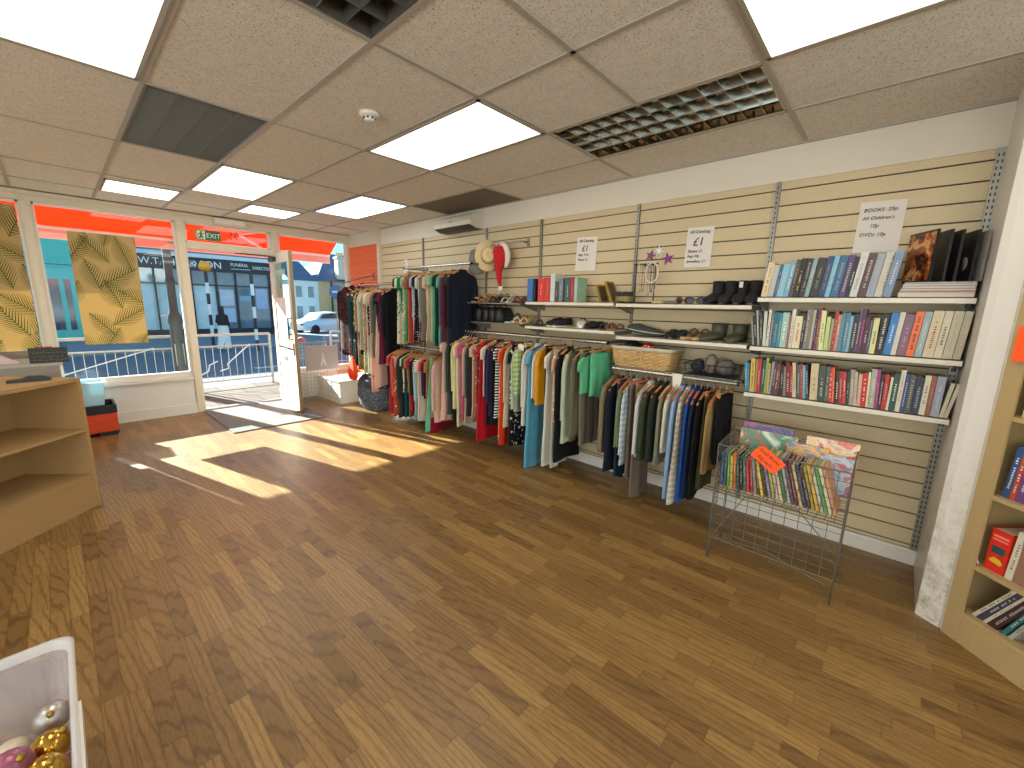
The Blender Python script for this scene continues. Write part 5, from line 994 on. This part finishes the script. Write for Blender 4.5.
tag(o,'fluorescent orange price card tied on the wire book stand','price card')
# ------------------------------------------------------------------ oak effect bookcase at the pier
BX=Matrix.Translation((2.752,-.388,0))
o=empty('bookcase',(2.752,-.388,0),(0,0,math.radians(225))); bc=M['beech2']; Wd=.92; Dp=.27
MB().box(0,.018,0,Dp,0,2.06).box(Wd-.018,Wd,0,Dp,0,2.06).box(0,Wd,0,Dp,2.06,2.08).build('bookcase_carcass',bc,o)
MB().box(0,.062,-.012,.0,0,2.08).box(Wd-.062,Wd,-.012,0,0,2.08).build('face_stile',bc,o)
MB().box(.018,Wd-.018,Dp-.008,Dp,0,2.06).build('back_panel',bc,o); MB().box(.062,Wd-.062,-.010,.006,0,.13).build('plinth',bc,o)
SZ=[.15,.395,.74,1.10,1.46,1.79]
for z in SZ: MB().box(.018,Wd-.018,.0,Dp-.008,z-.02,z).build('shelf',bc,o)
tag(o,'oak effect bookcase standing against the white pier','bookcase')
B4=Matrix.Translation((2.752,-.388,0))@Matrix.Rotation(math.radians(225),4,'Z')
def bcbook(x,z,t,h,c,label,lean=0,ink='#e8e2d2',y=.03,d=.15,title=True):
    # spine faces local -y ; book thickness along local x
    m=mat('book_cover_'+c,c,.5,var=.16,vs=24); o=empty('book'); BK[0]+=1
    o.matrix_world=B4@T(x,y,z)@Matrix.Rotation(lean,4,'Y')@Matrix.Rotation(PI/2,4,'Z')@T(0,-t,0)
    cover_mesh(d,t,h).build('cover',m,o); MB().box(.0035,d-.003,.0027,t-.0027,.003,h-.003).build('page_block',M['pages'],o)
    if title: strokes(t,h,BK[0]).build('spine_print',mat('print_'+ink,ink,.6,var=.02),o)
    tag(o,label,'book'); return o
z=SZ[1]+.001
ob=bcbook(.068,z,.072,.195,'#d02a1a','fat red book with a picture of a yellow car on its spine',0,'#e8a08a',title=False)
MB().box(-.0008,0,.012,.060,.085,.118).build('spine_picture',mat('dark_teal_picture','#1d4a4c',.5,var=.5,vs=60),ob)
MB().prism([(.010,.045),(.022,.062),(.045,.066),(.060,.052),(.058,.042),(.02,.036)],-.0009,0,'x').build('spine_car_picture',mat('yellow_car_print','#d9b42a',.5),ob)
MB().box(-.0008,0,.008,.064,.160,.170).box(-.0008,0,.008,.064,.145,.152).build('spine_print',mat('print_red','#f0806a',.6),ob)
bcbook(.145,z,.026,.225,'#cfc9b2','cream book with faded print beside the fat red book',.05,'#7a7260'); bcbook(.176,z,.075,.20,'#8e6a54','thick brown leather effect book next to the cream one',0,title=False); bcbook(.256,z,.03,.19,'#1d1c1e','black book beyond the thick brown one in the bookcase'); bcbook(.30,z,.04,.21,'#4a5a6a','grey blue book further along from the thick brown one')
z=SZ[2]+.001
bcbook(.066,z,.026,.235,'#33507c','blue and white book nearest the stile on the second shelf',.06,'#f0ece6'); bcbook(.094,z,.018,.245,'#b5452c','orange red book behind the blue one on the second shelf',.05); bcbook(.114,z,.030,.24,'#6a3f7c','purple book between the orange red and violet ones',.04); bcbook(.147,z,.042,.225,'#4a3a86','violet book with pale print in the bookcase',.0); bcbook(.192,z,.026,.19,'#c9bd98','short cream book beside the violet one in the bookcase'); bcbook(.222,z,.034,.22,'#2b3a33','dark green book beyond the short cream one'); bcbook(.26,z,.034,.21,'#7a2a2a','dark red book further along with the purple books')
z=SZ[3]+.001
bcbook(.066,z,.030,.25,'#d0c389','yellow cream book below the orange card in the bookcase',.03,'#5c5434'); bcbook(.100,z,.05,.20,'#2a2422','black book beside the yellow cream one in the bookcase'); bcbook(.153,z,.03,.22,'#7c2b30','wine red book on the third bookcase shelf'); bcbook(.186,z,.04,.23,'#3c556c','blue grey book on the third bookcase shelf')
z=SZ[4]+.001
bcbook(.064,z,.026,.27,'#d5cda6','tall pale book above the orange card in the bookcase',.0,'#6a6448',-.02); bcbook(.095,z,.035,.22,'#6a4a3a','brown book beside the tall pale one in the bookcase'); bcbook(.135,z,.035,.23,'#45605a','grey green book on the fourth bookcase shelf')
# bottom shelf : magazines slumped against each other
z=SZ[0]+.002
for i,(x,t,h,c,ink,le,l) in enumerate([(.070,.014,.27,'#c2bda6','#1f1d1b',.50,'cream magazine with black print topmost of the slumped row'),(.088,.022,.275,'#3b3a48','#c9c6cc',.49,'dark grey book second in the slumped row at the bottom'),(.115,.011,.28,'#c9c1ae','#8a8270',.48,'thin white magazine in the middle of the slumped row'),(.130,.034,.27,'#3a2024','#b0a8a0',.46,'dark maroon book thickest of the slumped row'),(.182,.016,.20,'#2c6a68','#c9c9b8',.38,'teal book standing steeper at the bottom of the bookcase'),(.208,.014,.17,'#a5a09a','#5c5a58',.38,'grey white book beside the teal one at the bottom')]):
    bcbook(x,z+t*math.sin(le)*0,t,h,c,l,le,ink,d=.17)
bcbook(.300,z,.045,.20,'#1c1b1d','black hardback with silver lettering at the bottom of the bookcase',.12,'#b9b6ae')
o=empty('orange_card',(2.712,-.412,1.335)); o.rotation_euler=(0,0,math.radians(225)); MB().box(-.02,.09,-.016,-.0145,0,.145).build('card_body',M['orange'],o); text('10p',.04,o,(.045,-.0165,.08),(PI/2,0,0),M['ink'],'handwriting',.0002)
tag(o,'fluorescent orange card fixed to the bookcase stile','price card')
tag(MB().prism([(-.012,0),(.012,.0),(.002,.022)],-.001,.001,'y').build('torn_sticker',M['paper'],None,(2.722,-.432,.405),(0,0,math.radians(225))),'torn white sticker on the bookcase stile by the fat red book','sticker')
# ------------------------------------------------------------------ outside
pv=MB().prism([(6.96,-.03),(9.0,-.06),(9.0,-.16),(6.96,-.16)],-6,14,'x'); struct(pv.build('pavement',M['concrete']))
struct(MB().prism([(9.0,-.055),(9.14,-.06),(9.14,-.20),(9.0,-.20)],-6,20,'x').build('kerb',M['kerbm']))
struct(MB().prism([(9.14,-.16),(20.0,-.46),(60,-.9),(60,-1.2),(9.14,-1.2)],-12,60,'x').build('road_surface',M['road']))
struct(MB().prism([(20.0,-.34),(26.99,-.42),(26.99,-.6),(20.0,-.6)],-6,10.4,'x').build('pavement_far',mat('far_pavement','#7b7f86',.95,var=.12,vs=2,spec=.05)))
lm=mat('road_paint','#a9aca8',.9,spec=.05)
for i,(x0,x1,y0,y1) in enumerate([(1.5,2.1,12.2,12.45),(3.4,4.0,12.2,12.45),(5.3,5.9,12.2,12.45)]): struct(MB().prism([(y0,-.235-(y0-12)*.0276),(y1,-.235-(y1-12)*.0276),(y1,-.26),(y0,-.26)],x0,x1,'x').build('road_marking',lm),'short white road marking line %d'%(i+1) if False else None)
# awning
o=empty('shop_awning',(0,0,0))
zf=[(-3.4,6.99,3.02),(3.62,6.99,3.02),(3.80,8.40,2.425),(-3.4,8.40,2.425)]
def sheet(p,th=.004):
    q=[(a,b,c-th) for a,b,c in p]; m=MB(); m.add(p+q,[(0,1,2,3),(7,6,5,4),(0,4,5,1),(1,5,6,2),(2,6,7,3),(3,7,4,0)]); return m
sheet(zf).build('awning_canvas',M['awning'],o)
v=MB(); v.box(-3.4,3.80,8.398,8.404,2.275,2.40); v.build('valance',M['valance'],o); MB().box(-3.4,3.80,8.396,8.406,2.262,2.276).box(-3.4,3.80,8.396,8.406,2.385,2.395).build('valance_edging',M['white'],o)
MB().tube([(-3.4,8.40,2.415),(3.80,8.40,2.415)],.022,10).build('front_bar',M['white'],o)
for x in (.02,2.62): MB().tube([(x,7.0,2.62),(x-.55,7.7,2.52),(x+.0,8.38,2.41)],.018,8).build('awning_arm',M['white'],o)
tag(o,'bright orange shop awning outside above the windows','awning')
# guard rail along the kerb
rm=M['rail']
def guard(x0,x1,y,label,brace=False):
    o=empty('guard_rail',((x0+x1)/2,y,-.06)); L=(x1-x0)/2
    for s in (-1,1): MB().tube([(s*L,0,0),(s*L,0,.96)],.024,8).build('rail_post',rm,o)
    MB().tube([(-L,0,.96),(L,0,.96)],.024,8).build('top_rail',rm,o); MB().tube([(-L,0,.76),(L,0,.76)],.014,8).tube([(-L,0,.14),(L,0,.14)],.014,8).build('lower_rail',rm,o)
    k=MB(); n=int(2*L/.11)
    for i in range(1,n): x=-L+2*L*i/n; k.tube([(x,0,.14),(x,0,.76)],.0055,5)
    k.build('picket_grille',rm,o)
    if brace: MB().tube([(-L+.05,-.03,.22),(-L+.25,-.03,.34),(-L+.27,-.03,.44),(-L+.40,-.03,.50)],.010,6).tube([(-L+.42,-.03,.32),(-L+.55,-.03,.36),(-L+.54,-.03,.44),(L-.35,-.03,.78)],.010,6).build('diagonal_brace',M['wrender'],o)
    tag(o,label,'guard rail')
guard(1.45,2.72,8.80,'galvanised guard rail with a curly brace, seen through the open door',True); guard(-.6,1.35,8.80,'galvanised guard rail section seen below the palm print sheet',True); guard(-2.7,-.7,8.80,'galvanised guard rail section beyond the window post over the counter')
guard(3.9,5.9,8.80,'galvanised guard rail section outside the far window by the rails')
o=empty('lamp_post',(1.30,8.62,-.055)); MB().lathe([(.11,0),(.11,.06),(.095,.1),(.085,1.15),(.10,1.2),(.095,1.28),(.062,1.36),(.056,1.8),(.07,1.84),(.056,1.9),(.05,4.2)],18).build('post_shaft',M['lamp'],o)
MB().tube([(-.16,0,1.30),(.16,0,1.30)],.012,8).build('ladder_bar',M['rail'],o); MB().box(-.06,.06,-.075,-.055,.5,.85).build('access_door',M['steel'],o); tag(o,'dark cast lamp post standing between the guard rails','lamp post')
# beacons
bwm=[mat('beacon_white','#e4e6e4',.5,var=.02),mat('beacon_black','#17181a',.5,var=.02)]
for (x,y,zb,glb,l) in [(4.22,20.4,-.35,True,'black and white striped beacon pole with an amber globe by the walking person'),(5.12,18.0,-.405,False,'black and white striped beacon pole nearer the road edge')]:
    o=empty('beacon',(x,y,zb)); 
    for k in range(7): MB().lathe([(.06,.42*k),(.06,.42*k+.42)],12,0).build('pole_band',bwm[(k+1)%2],o)
    if glb: MB().ball((0,0,3.14),.22,18,0,None,.9).build('amber_globe',M['globe'],o)
    tag(o,l,'beacon')
# shops opposite
o=empty('funeral_shopfront',(5.9,27,-.45)); 
MB().box(-3.2,3.2,.25,1.2,0,7.5).build('shop_wall',mat('grey_brick_wall','#73787c',.9,var=.15,vs=3),o)
MB().box(-3.3,3.25,-.12,.25,3.42,4.06).build('fascia_board',M['navyb'],o); MB().box(-3.35,3.3,-.3,.25,4.06,4.25).build('cornice',M['wrender'],o)
MB().box(-3.3,3.25,-.02,.25,0,.42).build('stall_riser',M['navyb'],o)
pil=M['navyb']
for i,(x,w_) in enumerate([(-3.2,.1),(-2.42,.06),(-.95,.06),(.1,.10),(1.0,.10),(2.72,.16),(3.15,.2)]): MB().box(x-w_/2,x+w_/2,-.04,.25,.42,3.42).build('mullion',pil,o)
MB().box(-3.2,3.2,-.02,.2,2.68,2.74).build('transom_bar',pil,o)
pan=[(-3.15,-2.45,'paleblind'),(-2.39,-.98,'paleblind'),(-.92,.05,'paleblind'),(.15,.95,'shopglass'),(1.05,2.64,'shopglass'),(2.8,3.05,'shopglass')]
for a,b_,m_ in pan:
    MB().box(a,b_,.08,.12,.42,2.68).build('shop_pane',M[m_],o); MB().box(a,b_,.08,.12,2.74,3.42).build('upper_pane',M['shopglass'],o)
for (a,b_,z0,z1,c) in [(.22,.88,1.65,2.5,'#c9cdd8'),(.22,.88,.75,1.5,'#b9c4d4'),(1.95,2.55,1.5,2.6,'#a8b6d0'),(1.15,1.8,1.9,2.2,'#8fa6b8')]: MB().box(a,b_,.06,.08,z0,z1).build('window_poster',mat('poster_'+c,c,.6,var=.2,vs=4),o)
text('W.T.  H     D',.46,o,(-2.95,-.13,3.60),(PI/2,0,0),M['signw'],'fascia_lettering',.01,sx=.9); text('& SON',.50,o,(-1.0,-.13,3.58),(PI/2,0,0),M['signw'],'fascia_lettering',.01,sx=.95)
text('FUNERAL',.24,o,(.80,-.13,3.76),(PI/2,0,0),M['signw'],'fascia_lettering',.01,sx=.85); text('DIRECTORS',.24,o,(1.85,-.13,3.66),(PI/2,0,0),M['signw'],'fascia_lettering',.01,sx=.85)
MB().box(.82,1.75,-.14,-.125,3.60,3.63).build('small_lettering_line',M['wrender'],o)
tag(o,'dark navy funeral directors shopfront across the road','shopfront')
o=empty('teal_shopfront',(.6,27,-.45)); MB().box(-6,1.85,.1,1.2,0,7.5).build('shop_wall',mat('pale_upper_wall','#a9c4c9',.9,var=.08),o); MB().box(-6,1.85,-.05,.1,2.7,4.4).build('teal_fascia',M['teal'],o); MB().box(-6,1.85,-.03,.1,0,.5).build('stall_riser',M['teal'],o)
for x in (-6,-4,-2.1,-.35,-.0,1.7): MB().box(x,x+.15,-.05,.1,.5,2.7).build('teal_pilaster',M['teal'],o)
MB().box(-6,1.85,.05,.095,.5,2.7).build('shop_glass',mat('dark_shop_glass','#38485a',.1,var=.5,vs=1.5),o)
MB().tube([(.72,-.08,3.45),(.72,-.35,3.5),(.72,-.4,3.2)],.02,6).lathe([(.02,3.2),(.06,3.12),(.2,3.0),(.21,2.98),(.02,2.98)],16,0,T(.72,-.4,0)).build('swan_neck_lamp',M['dark'],o)
MB().box(-6,1.85,-.06,-.05,3.3,3.33).build('cable_line',M['dark'],o)
tag(o,'turquoise shopfront across the road behind the palm print sheets','shopfront')
# houses beyond, at the road end
o=empty('house',(15.6,34,-.95)); MB().box(-1.3,6,0,7,0,4.15).build('house_wall',M['render'],o); MB().box(-3.3,-1.3,0,6,0,4.1).build('white_bay_wall',M['wrender'],o)
MB().add([(-1.5,-.2,4.1),(6.4,-.2,4.1),(6.4,7.2,4.1),(-1.5,7.2,4.1),(1.0,3.4,6.6),(4.0,3.4,6.6)],[(0,1,5,4),(1,2,5),(2,3,4,5),(3,0,4),(0,3,2,1)]).build('slate_roof',M['slate'],o)
MB().add([(-3.5,-.2,4.05),(-1.4,-.2,4.05),(-1.4,6.2,4.05),(-3.5,6.2,4.05),(-3.4,3,5.7),(-1.5,3,5.7)],[(0,1,5,4),(1,2,5),(2,3,4,5),(3,0,4),(0,3,2,1)]).build('slate_roof',M['slate'],o)
MB().box(.35,.95,-.1,.5,4.3,6.05).box(.28,1.02,-.17,.57,5.95,6.08).build('chimney_stack',mat('cream_chimney','#cfc6b2',.9),o)
for x in (.45,.65,.85): MB().lathe([(.09,6.08),(.08,6.4),(.1,6.42)],10,0,T(x,.2,0)).build('chimney_pot',M['render'],o)
for (x0,x1,z0,z1) in [(-3.1,-2.5,2.7,3.7),(-2.2,-1.6,2.7,3.7),(-3.1,-2.5,1.0,2.2),(-2.2,-1.6,1.0,2.2),(1.8,2.8,1.0,2.4)]:
    w_=MB().box(x0,x1,-.06,.0,z0,z1).build('window_frame',M['white'],o); MB().box(x0+.08,x1-.08,-.07,-.06,z0+.08,z1-.08).build('pane',M['shopglass'],w_)
MB().tube([(-.25,-.08,0),(-.25,-.08,4.1)],.06,6).build('drainpipe',M['dark'],o)
tag(o,'tan rendered house with a blue slate roof at the far end of the road','house')
o=empty('terrace_house',(8.5,46,-1.1)); MB().box(-6,7.5,0,8,0,5.2).build('house_wall',M['wrender'],o); MB().add([(-6.2,-.2,5.2),(7.7,-.2,5.2),(7.7,8.2,5.2),(-6.2,8.2,5.2),(-6.2,4,7.6),(7.7,4,7.6)],[(0,1,5,4),(1,2,5),(2,3,4,5),(3,0,4)]).build('slate_roof',M['slate'],o)
for x in (1.5,3.5,5.5): MB().box(x,x+.9,-.05,0,2.8,4.2).build('window_pane',M['shopglass'],o)
tag(o,'pale terraced house with a slate roof farthest down the road','house')
# car
o=empty('parked_car',(12.6,29.5,-.62),(0,0,.25)); 
def csec(x,w_,z0,z1): return [(x,-w_,z0),(x,w_,z0),(x,w_*1.02,(z0+z1)/2),(x,w_*.86,z1),(x,-w_*.86,z1),(x,-w_*1.02,(z0+z1)/2)]
MB().loft([csec(-2.0,.70,.38,.70),csec(-1.9,.8,.25,.85),(csec(-1.1,.85,.22,.98)),csec(.3,.86,.2,1.0),csec(1.4,.85,.22,.98),csec(1.95,.8,.28,.9),csec(2.05,.7,.4,.75)],smooth=False).build('car_body',M['car'],o)
MB().loft([csec(-1.05,.78,.96,1.0),csec(-.55,.72,.96,1.38),csec(.6,.72,.98,1.45),csec(1.4,.70,.96,1.30),csec(1.75,.7,.94,.98)],smooth=False).build('car_roof',M['car'],o)
MB().prism([(-.85,1.02),(-.5,1.30),(.1,1.36),(.1,1.02)],-.80,.80,'y').prism([(.18,1.02),(.18,1.36),(.9,1.33),(1.3,1.05)],-.80,.80,'y').build('side_glass',M['carglass'],o)
for x in (-1.25,1.25):
    for s in (-1,1): MB().tube([(x,s*.70,.31),(x,s*.88,.31)],.31,18).build('wheel',M['tyre'],o)
MB().box(-2.03,-1.98,-.65,-.4,.6,.72).box(-2.03,-1.98,.4,.65,.6,.72).build('headlight',M['carglass'],o)
tag(o,'white hatchback parked down the road beyond the far window','car')
# round road sign
o=empty('road_sign',(9.25,20,-.45)); MB().tube([(0,0,0),(0,0,2.7)],.04,8).build('sign_pole',M['rail'],o); MB().tube([(0,-.05,2.45),(0,-.09,2.45)],.34,24).build('sign_disc',mat('sign_blue','#3d6a9a',.4),o); MB().box(-.22,.22,-.1,-.09,2.41,2.49).build('sign_bar_print',M['signw'],o); tag(o,'round blue road sign on a grey pole down the street','road sign')
# person
def person(loc,rz):
    o=empty('person',loc,(0,0,rz)); me=bpy.data.meshes.new('body'); 
    J=[((0,0,.90),.115),((0,.01,1.05),.105),((0,.01,1.25),.125),((0,.0,1.36),.10),((0,-.01,1.43),.048),((0,-.03,1.54),.082),((0,-.03,1.62),.075),
       ((.085,-.02,.86),.085),((.09,-.10,.48),.055),((.09,-.06,.09),.038),((.09,-.18,.04),.035),
       ((-.085,.02,.86),.085),((-.09,.08,.48),.055),((-.09,.22,.12),.038),((-.09,.12,.05),.035),
       ((.16,0,1.34),.052),((.20,.03,1.08),.040),((.16,-.14,.95),.030),((.15,-.20,.94),.026),
       ((-.16,0,1.34),.052),((-.20,.02,1.08),.040),((-.17,-.13,1.0),.030),((-.16,-.19,1.02),.026)]
    E_=[(0,1),(1,2),(2,3),(3,4),(4,5),(5,6),(0,7),(7,8),(8,9),(9,10),(0,11),(11,12),(12,13),(13,14),(3,15),(15,16),(16,17),(17,18),(3,19),(19,20),(20,21),(21,22)]
    me.from_pydata([j[0] for j in J],E_,[]); b=bpy.data.objects.new('body',me); COL.objects.link(b)
    sk=b.modifiers.new('skin','SKIN')
    for v,j in zip(me.skin_vertices[0].data,J): v.radius=(j[1],j[1])
    me.skin_vertices[0].data[0].use_root=True
    ss=b.modifiers.new('sub','SUBSURF'); ss.levels=2; ss.render_levels=2
    dg=bpy.context.evaluated_depsgraph_get(); m2=bpy.data.meshes.new_from_object(b.evaluated_get(dg)); bpy.data.objects.remove(b)
    m2.materials.clear(); m2.materials.append(M['skin'])
    for p in m2.polygons: p.use_smooth=True
    b=bpy.data.objects.new('body',m2); COL.objects.link(b); b.parent=o
    R_=lambda rs,m,n: MB().loft([[(cx+a*math.cos(2*PI*i/16),cy+b_*math.sin(2*PI*i/16),z) for i in range(16)] for z,cx,cy,a,b_ in rs]).build(n,m,o)
    R_([(1.44,0,.0,.07,.06),(1.38,0,0,.17,.11),(1.25,0,.0,.20,.13),(1.05,0,0,.18,.12),(.98,0,0,.185,.125)],mat('black_jacket','#15161a',.8),'jacket')
    R_([(1.0,0,0,.165,.115),(.85,0,0,.19,.13),(.5,0,.0,.21,.17),(.12,0,.02,.24,.24)],mat('white_long_skirt','#dde2dc',.8,var=.05),'long_skirt')
    for s in (1,-1): MB().tube([(s*.15,0,1.36),(s*.20,.02,1.1),(s*.17,-.12,.98)],[.062,.05,.04],10).build('jacket_sleeve',mat('black_jacket','#15161a',.8),o)
    MB().loft([[(a*math.cos(2*PI*i/14),-.015+b_*math.sin(2*PI*i/14),z) for i in range(14)] for z,a,b_ in [(1.32,.07,.05),(1.42,.09,.075),(1.55,.098,.095),(1.64,.088,.09),(1.70,.045,.05),(1.71,.01,.01)]]).build('hair',M['hair'],o).location=(0,.025,0)
    for s in (-1,1): MB().ball((s*.032,-.105,1.585),.009,8).build('eye',M['dark'],o)
    MB().ball((0,-.118,1.56),.013,8).build('nose',M['skin'],o)
    return o
tag(person((4.28,18.95,-.43),PI*.75),'person with dark hair, black jacket and long white skirt walking across the road','person')
# ------------------------------------------------------------------ camera, light, view
cd=bpy.data.cameras.new('camera'); cam=bpy.data.objects.new('camera',cd); COL.objects.link(cam)
cd.sensor_width=36; cd.lens=412.695/1024*36; cd.clip_start=.02; cd.clip_end=400
yaw,pit,rol=(math.radians(a) for a in (47.69,-10.72,1.24))
f=Vector((math.sin(yaw)*math.cos(pit),math.cos(yaw)*math.cos(pit),math.sin(pit))); r=Vector((math.cos(yaw),-math.sin(yaw),0)); u=r.cross(f)
r2=math.cos(rol)*r+math.sin(rol)*u; u2=-math.sin(rol)*r+math.cos(rol)*u
cam.matrix_world=Matrix(((r2.x,u2.x,-f.x,0),(r2.y,u2.y,-f.y,0),(r2.z,u2.z,-f.z,1.52),(0,0,0,1)))
S.camera=cam
sd=bpy.data.lights.new('sun','SUN'); sd.energy=26; sd.angle=.009; sd.color=(1,.97,.88)
so=bpy.data.objects.new('sun',sd); COL.objects.link(so); so.rotation_euler=Vector((-.27,1,.455)).to_track_quat('Z','Y').to_euler()
for nm,loc,rot,sx,sy,p in (('side_window_daylight',(-3.36,.05,1.55),(0,-PI/2,0),1.5,5.0,80),('rear_window_daylight',(-.1,-3.56,1.55),(PI/2,0,0),4.5,1.5,55)):  # added fill lamps outside the made-up windows, brighten walls and ceiling
    ld=bpy.data.lights.new(nm,'AREA'); ld.shape='RECTANGLE'; ld.size=sx; ld.size_y=sy; ld.energy=p; ld.color=(.985,.985,.95)
    ld.cycles.use_multiple_importance_sampling=False
    lo=bpy.data.objects.new(nm,ld); COL.objects.link(lo); lo.location=loc; lo.rotation_euler=rot
w=bpy.data.worlds.new('sky'); S.world=w; w.use_nodes=True; t=w.node_tree; bg=t.nodes['Background']
tc=t.nodes.new('ShaderNodeTexCoord'); sp=t.nodes.new('ShaderNodeSeparateXYZ'); t.links.new(tc.outputs['Generated'],sp.inputs[0])
rp=t.nodes.new('ShaderNodeValToRGB'); e=rp.color_ramp.elements; e[0].position=.0; e[0].color=srgb('#c9eef5'); e[1].position=.6; e[1].color=srgb('#3f92cf'); q=e.new(.2); q.color=srgb('#7fd2ee')
t.links.new(sp.outputs[2],rp.inputs[0])
mp=t.nodes.new('ShaderNodeMapping'); mp.inputs['Scale'].default_value=(2,2,14); t.links.new(tc.outputs['Generated'],mp.inputs[0])
nz=t.nodes.new('ShaderNodeTexNoise'); nz.inputs['Scale'].default_value=1.6; nz.inputs['Detail'].default_value=5; t.links.new(mp.outputs[0],nz.inputs[0])
r3=t.nodes.new('ShaderNodeValToRGB'); r3.color_ramp.elements[0].position=.5; r3.color_ramp.elements[1].position=.75; t.links.new(nz.outputs[0],r3.inputs[0])
mx=t.nodes.new('ShaderNodeMix'); mx.data_type='RGBA'; t.links.new(r3.outputs[0],mx.inputs[0]); t.links.new(rp.outputs[0],mx.inputs[6]); mx.inputs[7].default_value=(.9,.95,1,1); t.links.new(mx.outputs[2],bg.inputs[0])
bg.inputs[1].default_value=1.0
vs=S.view_settings; S.display_settings.display_device='sRGB'; vs.view_transform='Standard'; vs.look='None'; vs.gamma=1; vs.exposure=.75; vs.use_curve_mapping=False
S.cycles.use_denoising=True
try: S.cycles.denoiser='OPENIMAGEDENOISE'
except Exception: pass
S.cycles.max_bounces=10; S.cycles.diffuse_bounces=5; S.cycles.transparent_max_bounces=24; S.cycles.sample_clamp_indirect=1.2; S.cycles.sample_clamp_direct=1.8
dup=[(l,n) for l,n in LABELS.items() if len(n)>1]; print('DUP',dup)
print('LONG',[l for l in LABELS if not 4<=len(l.split())<=16])
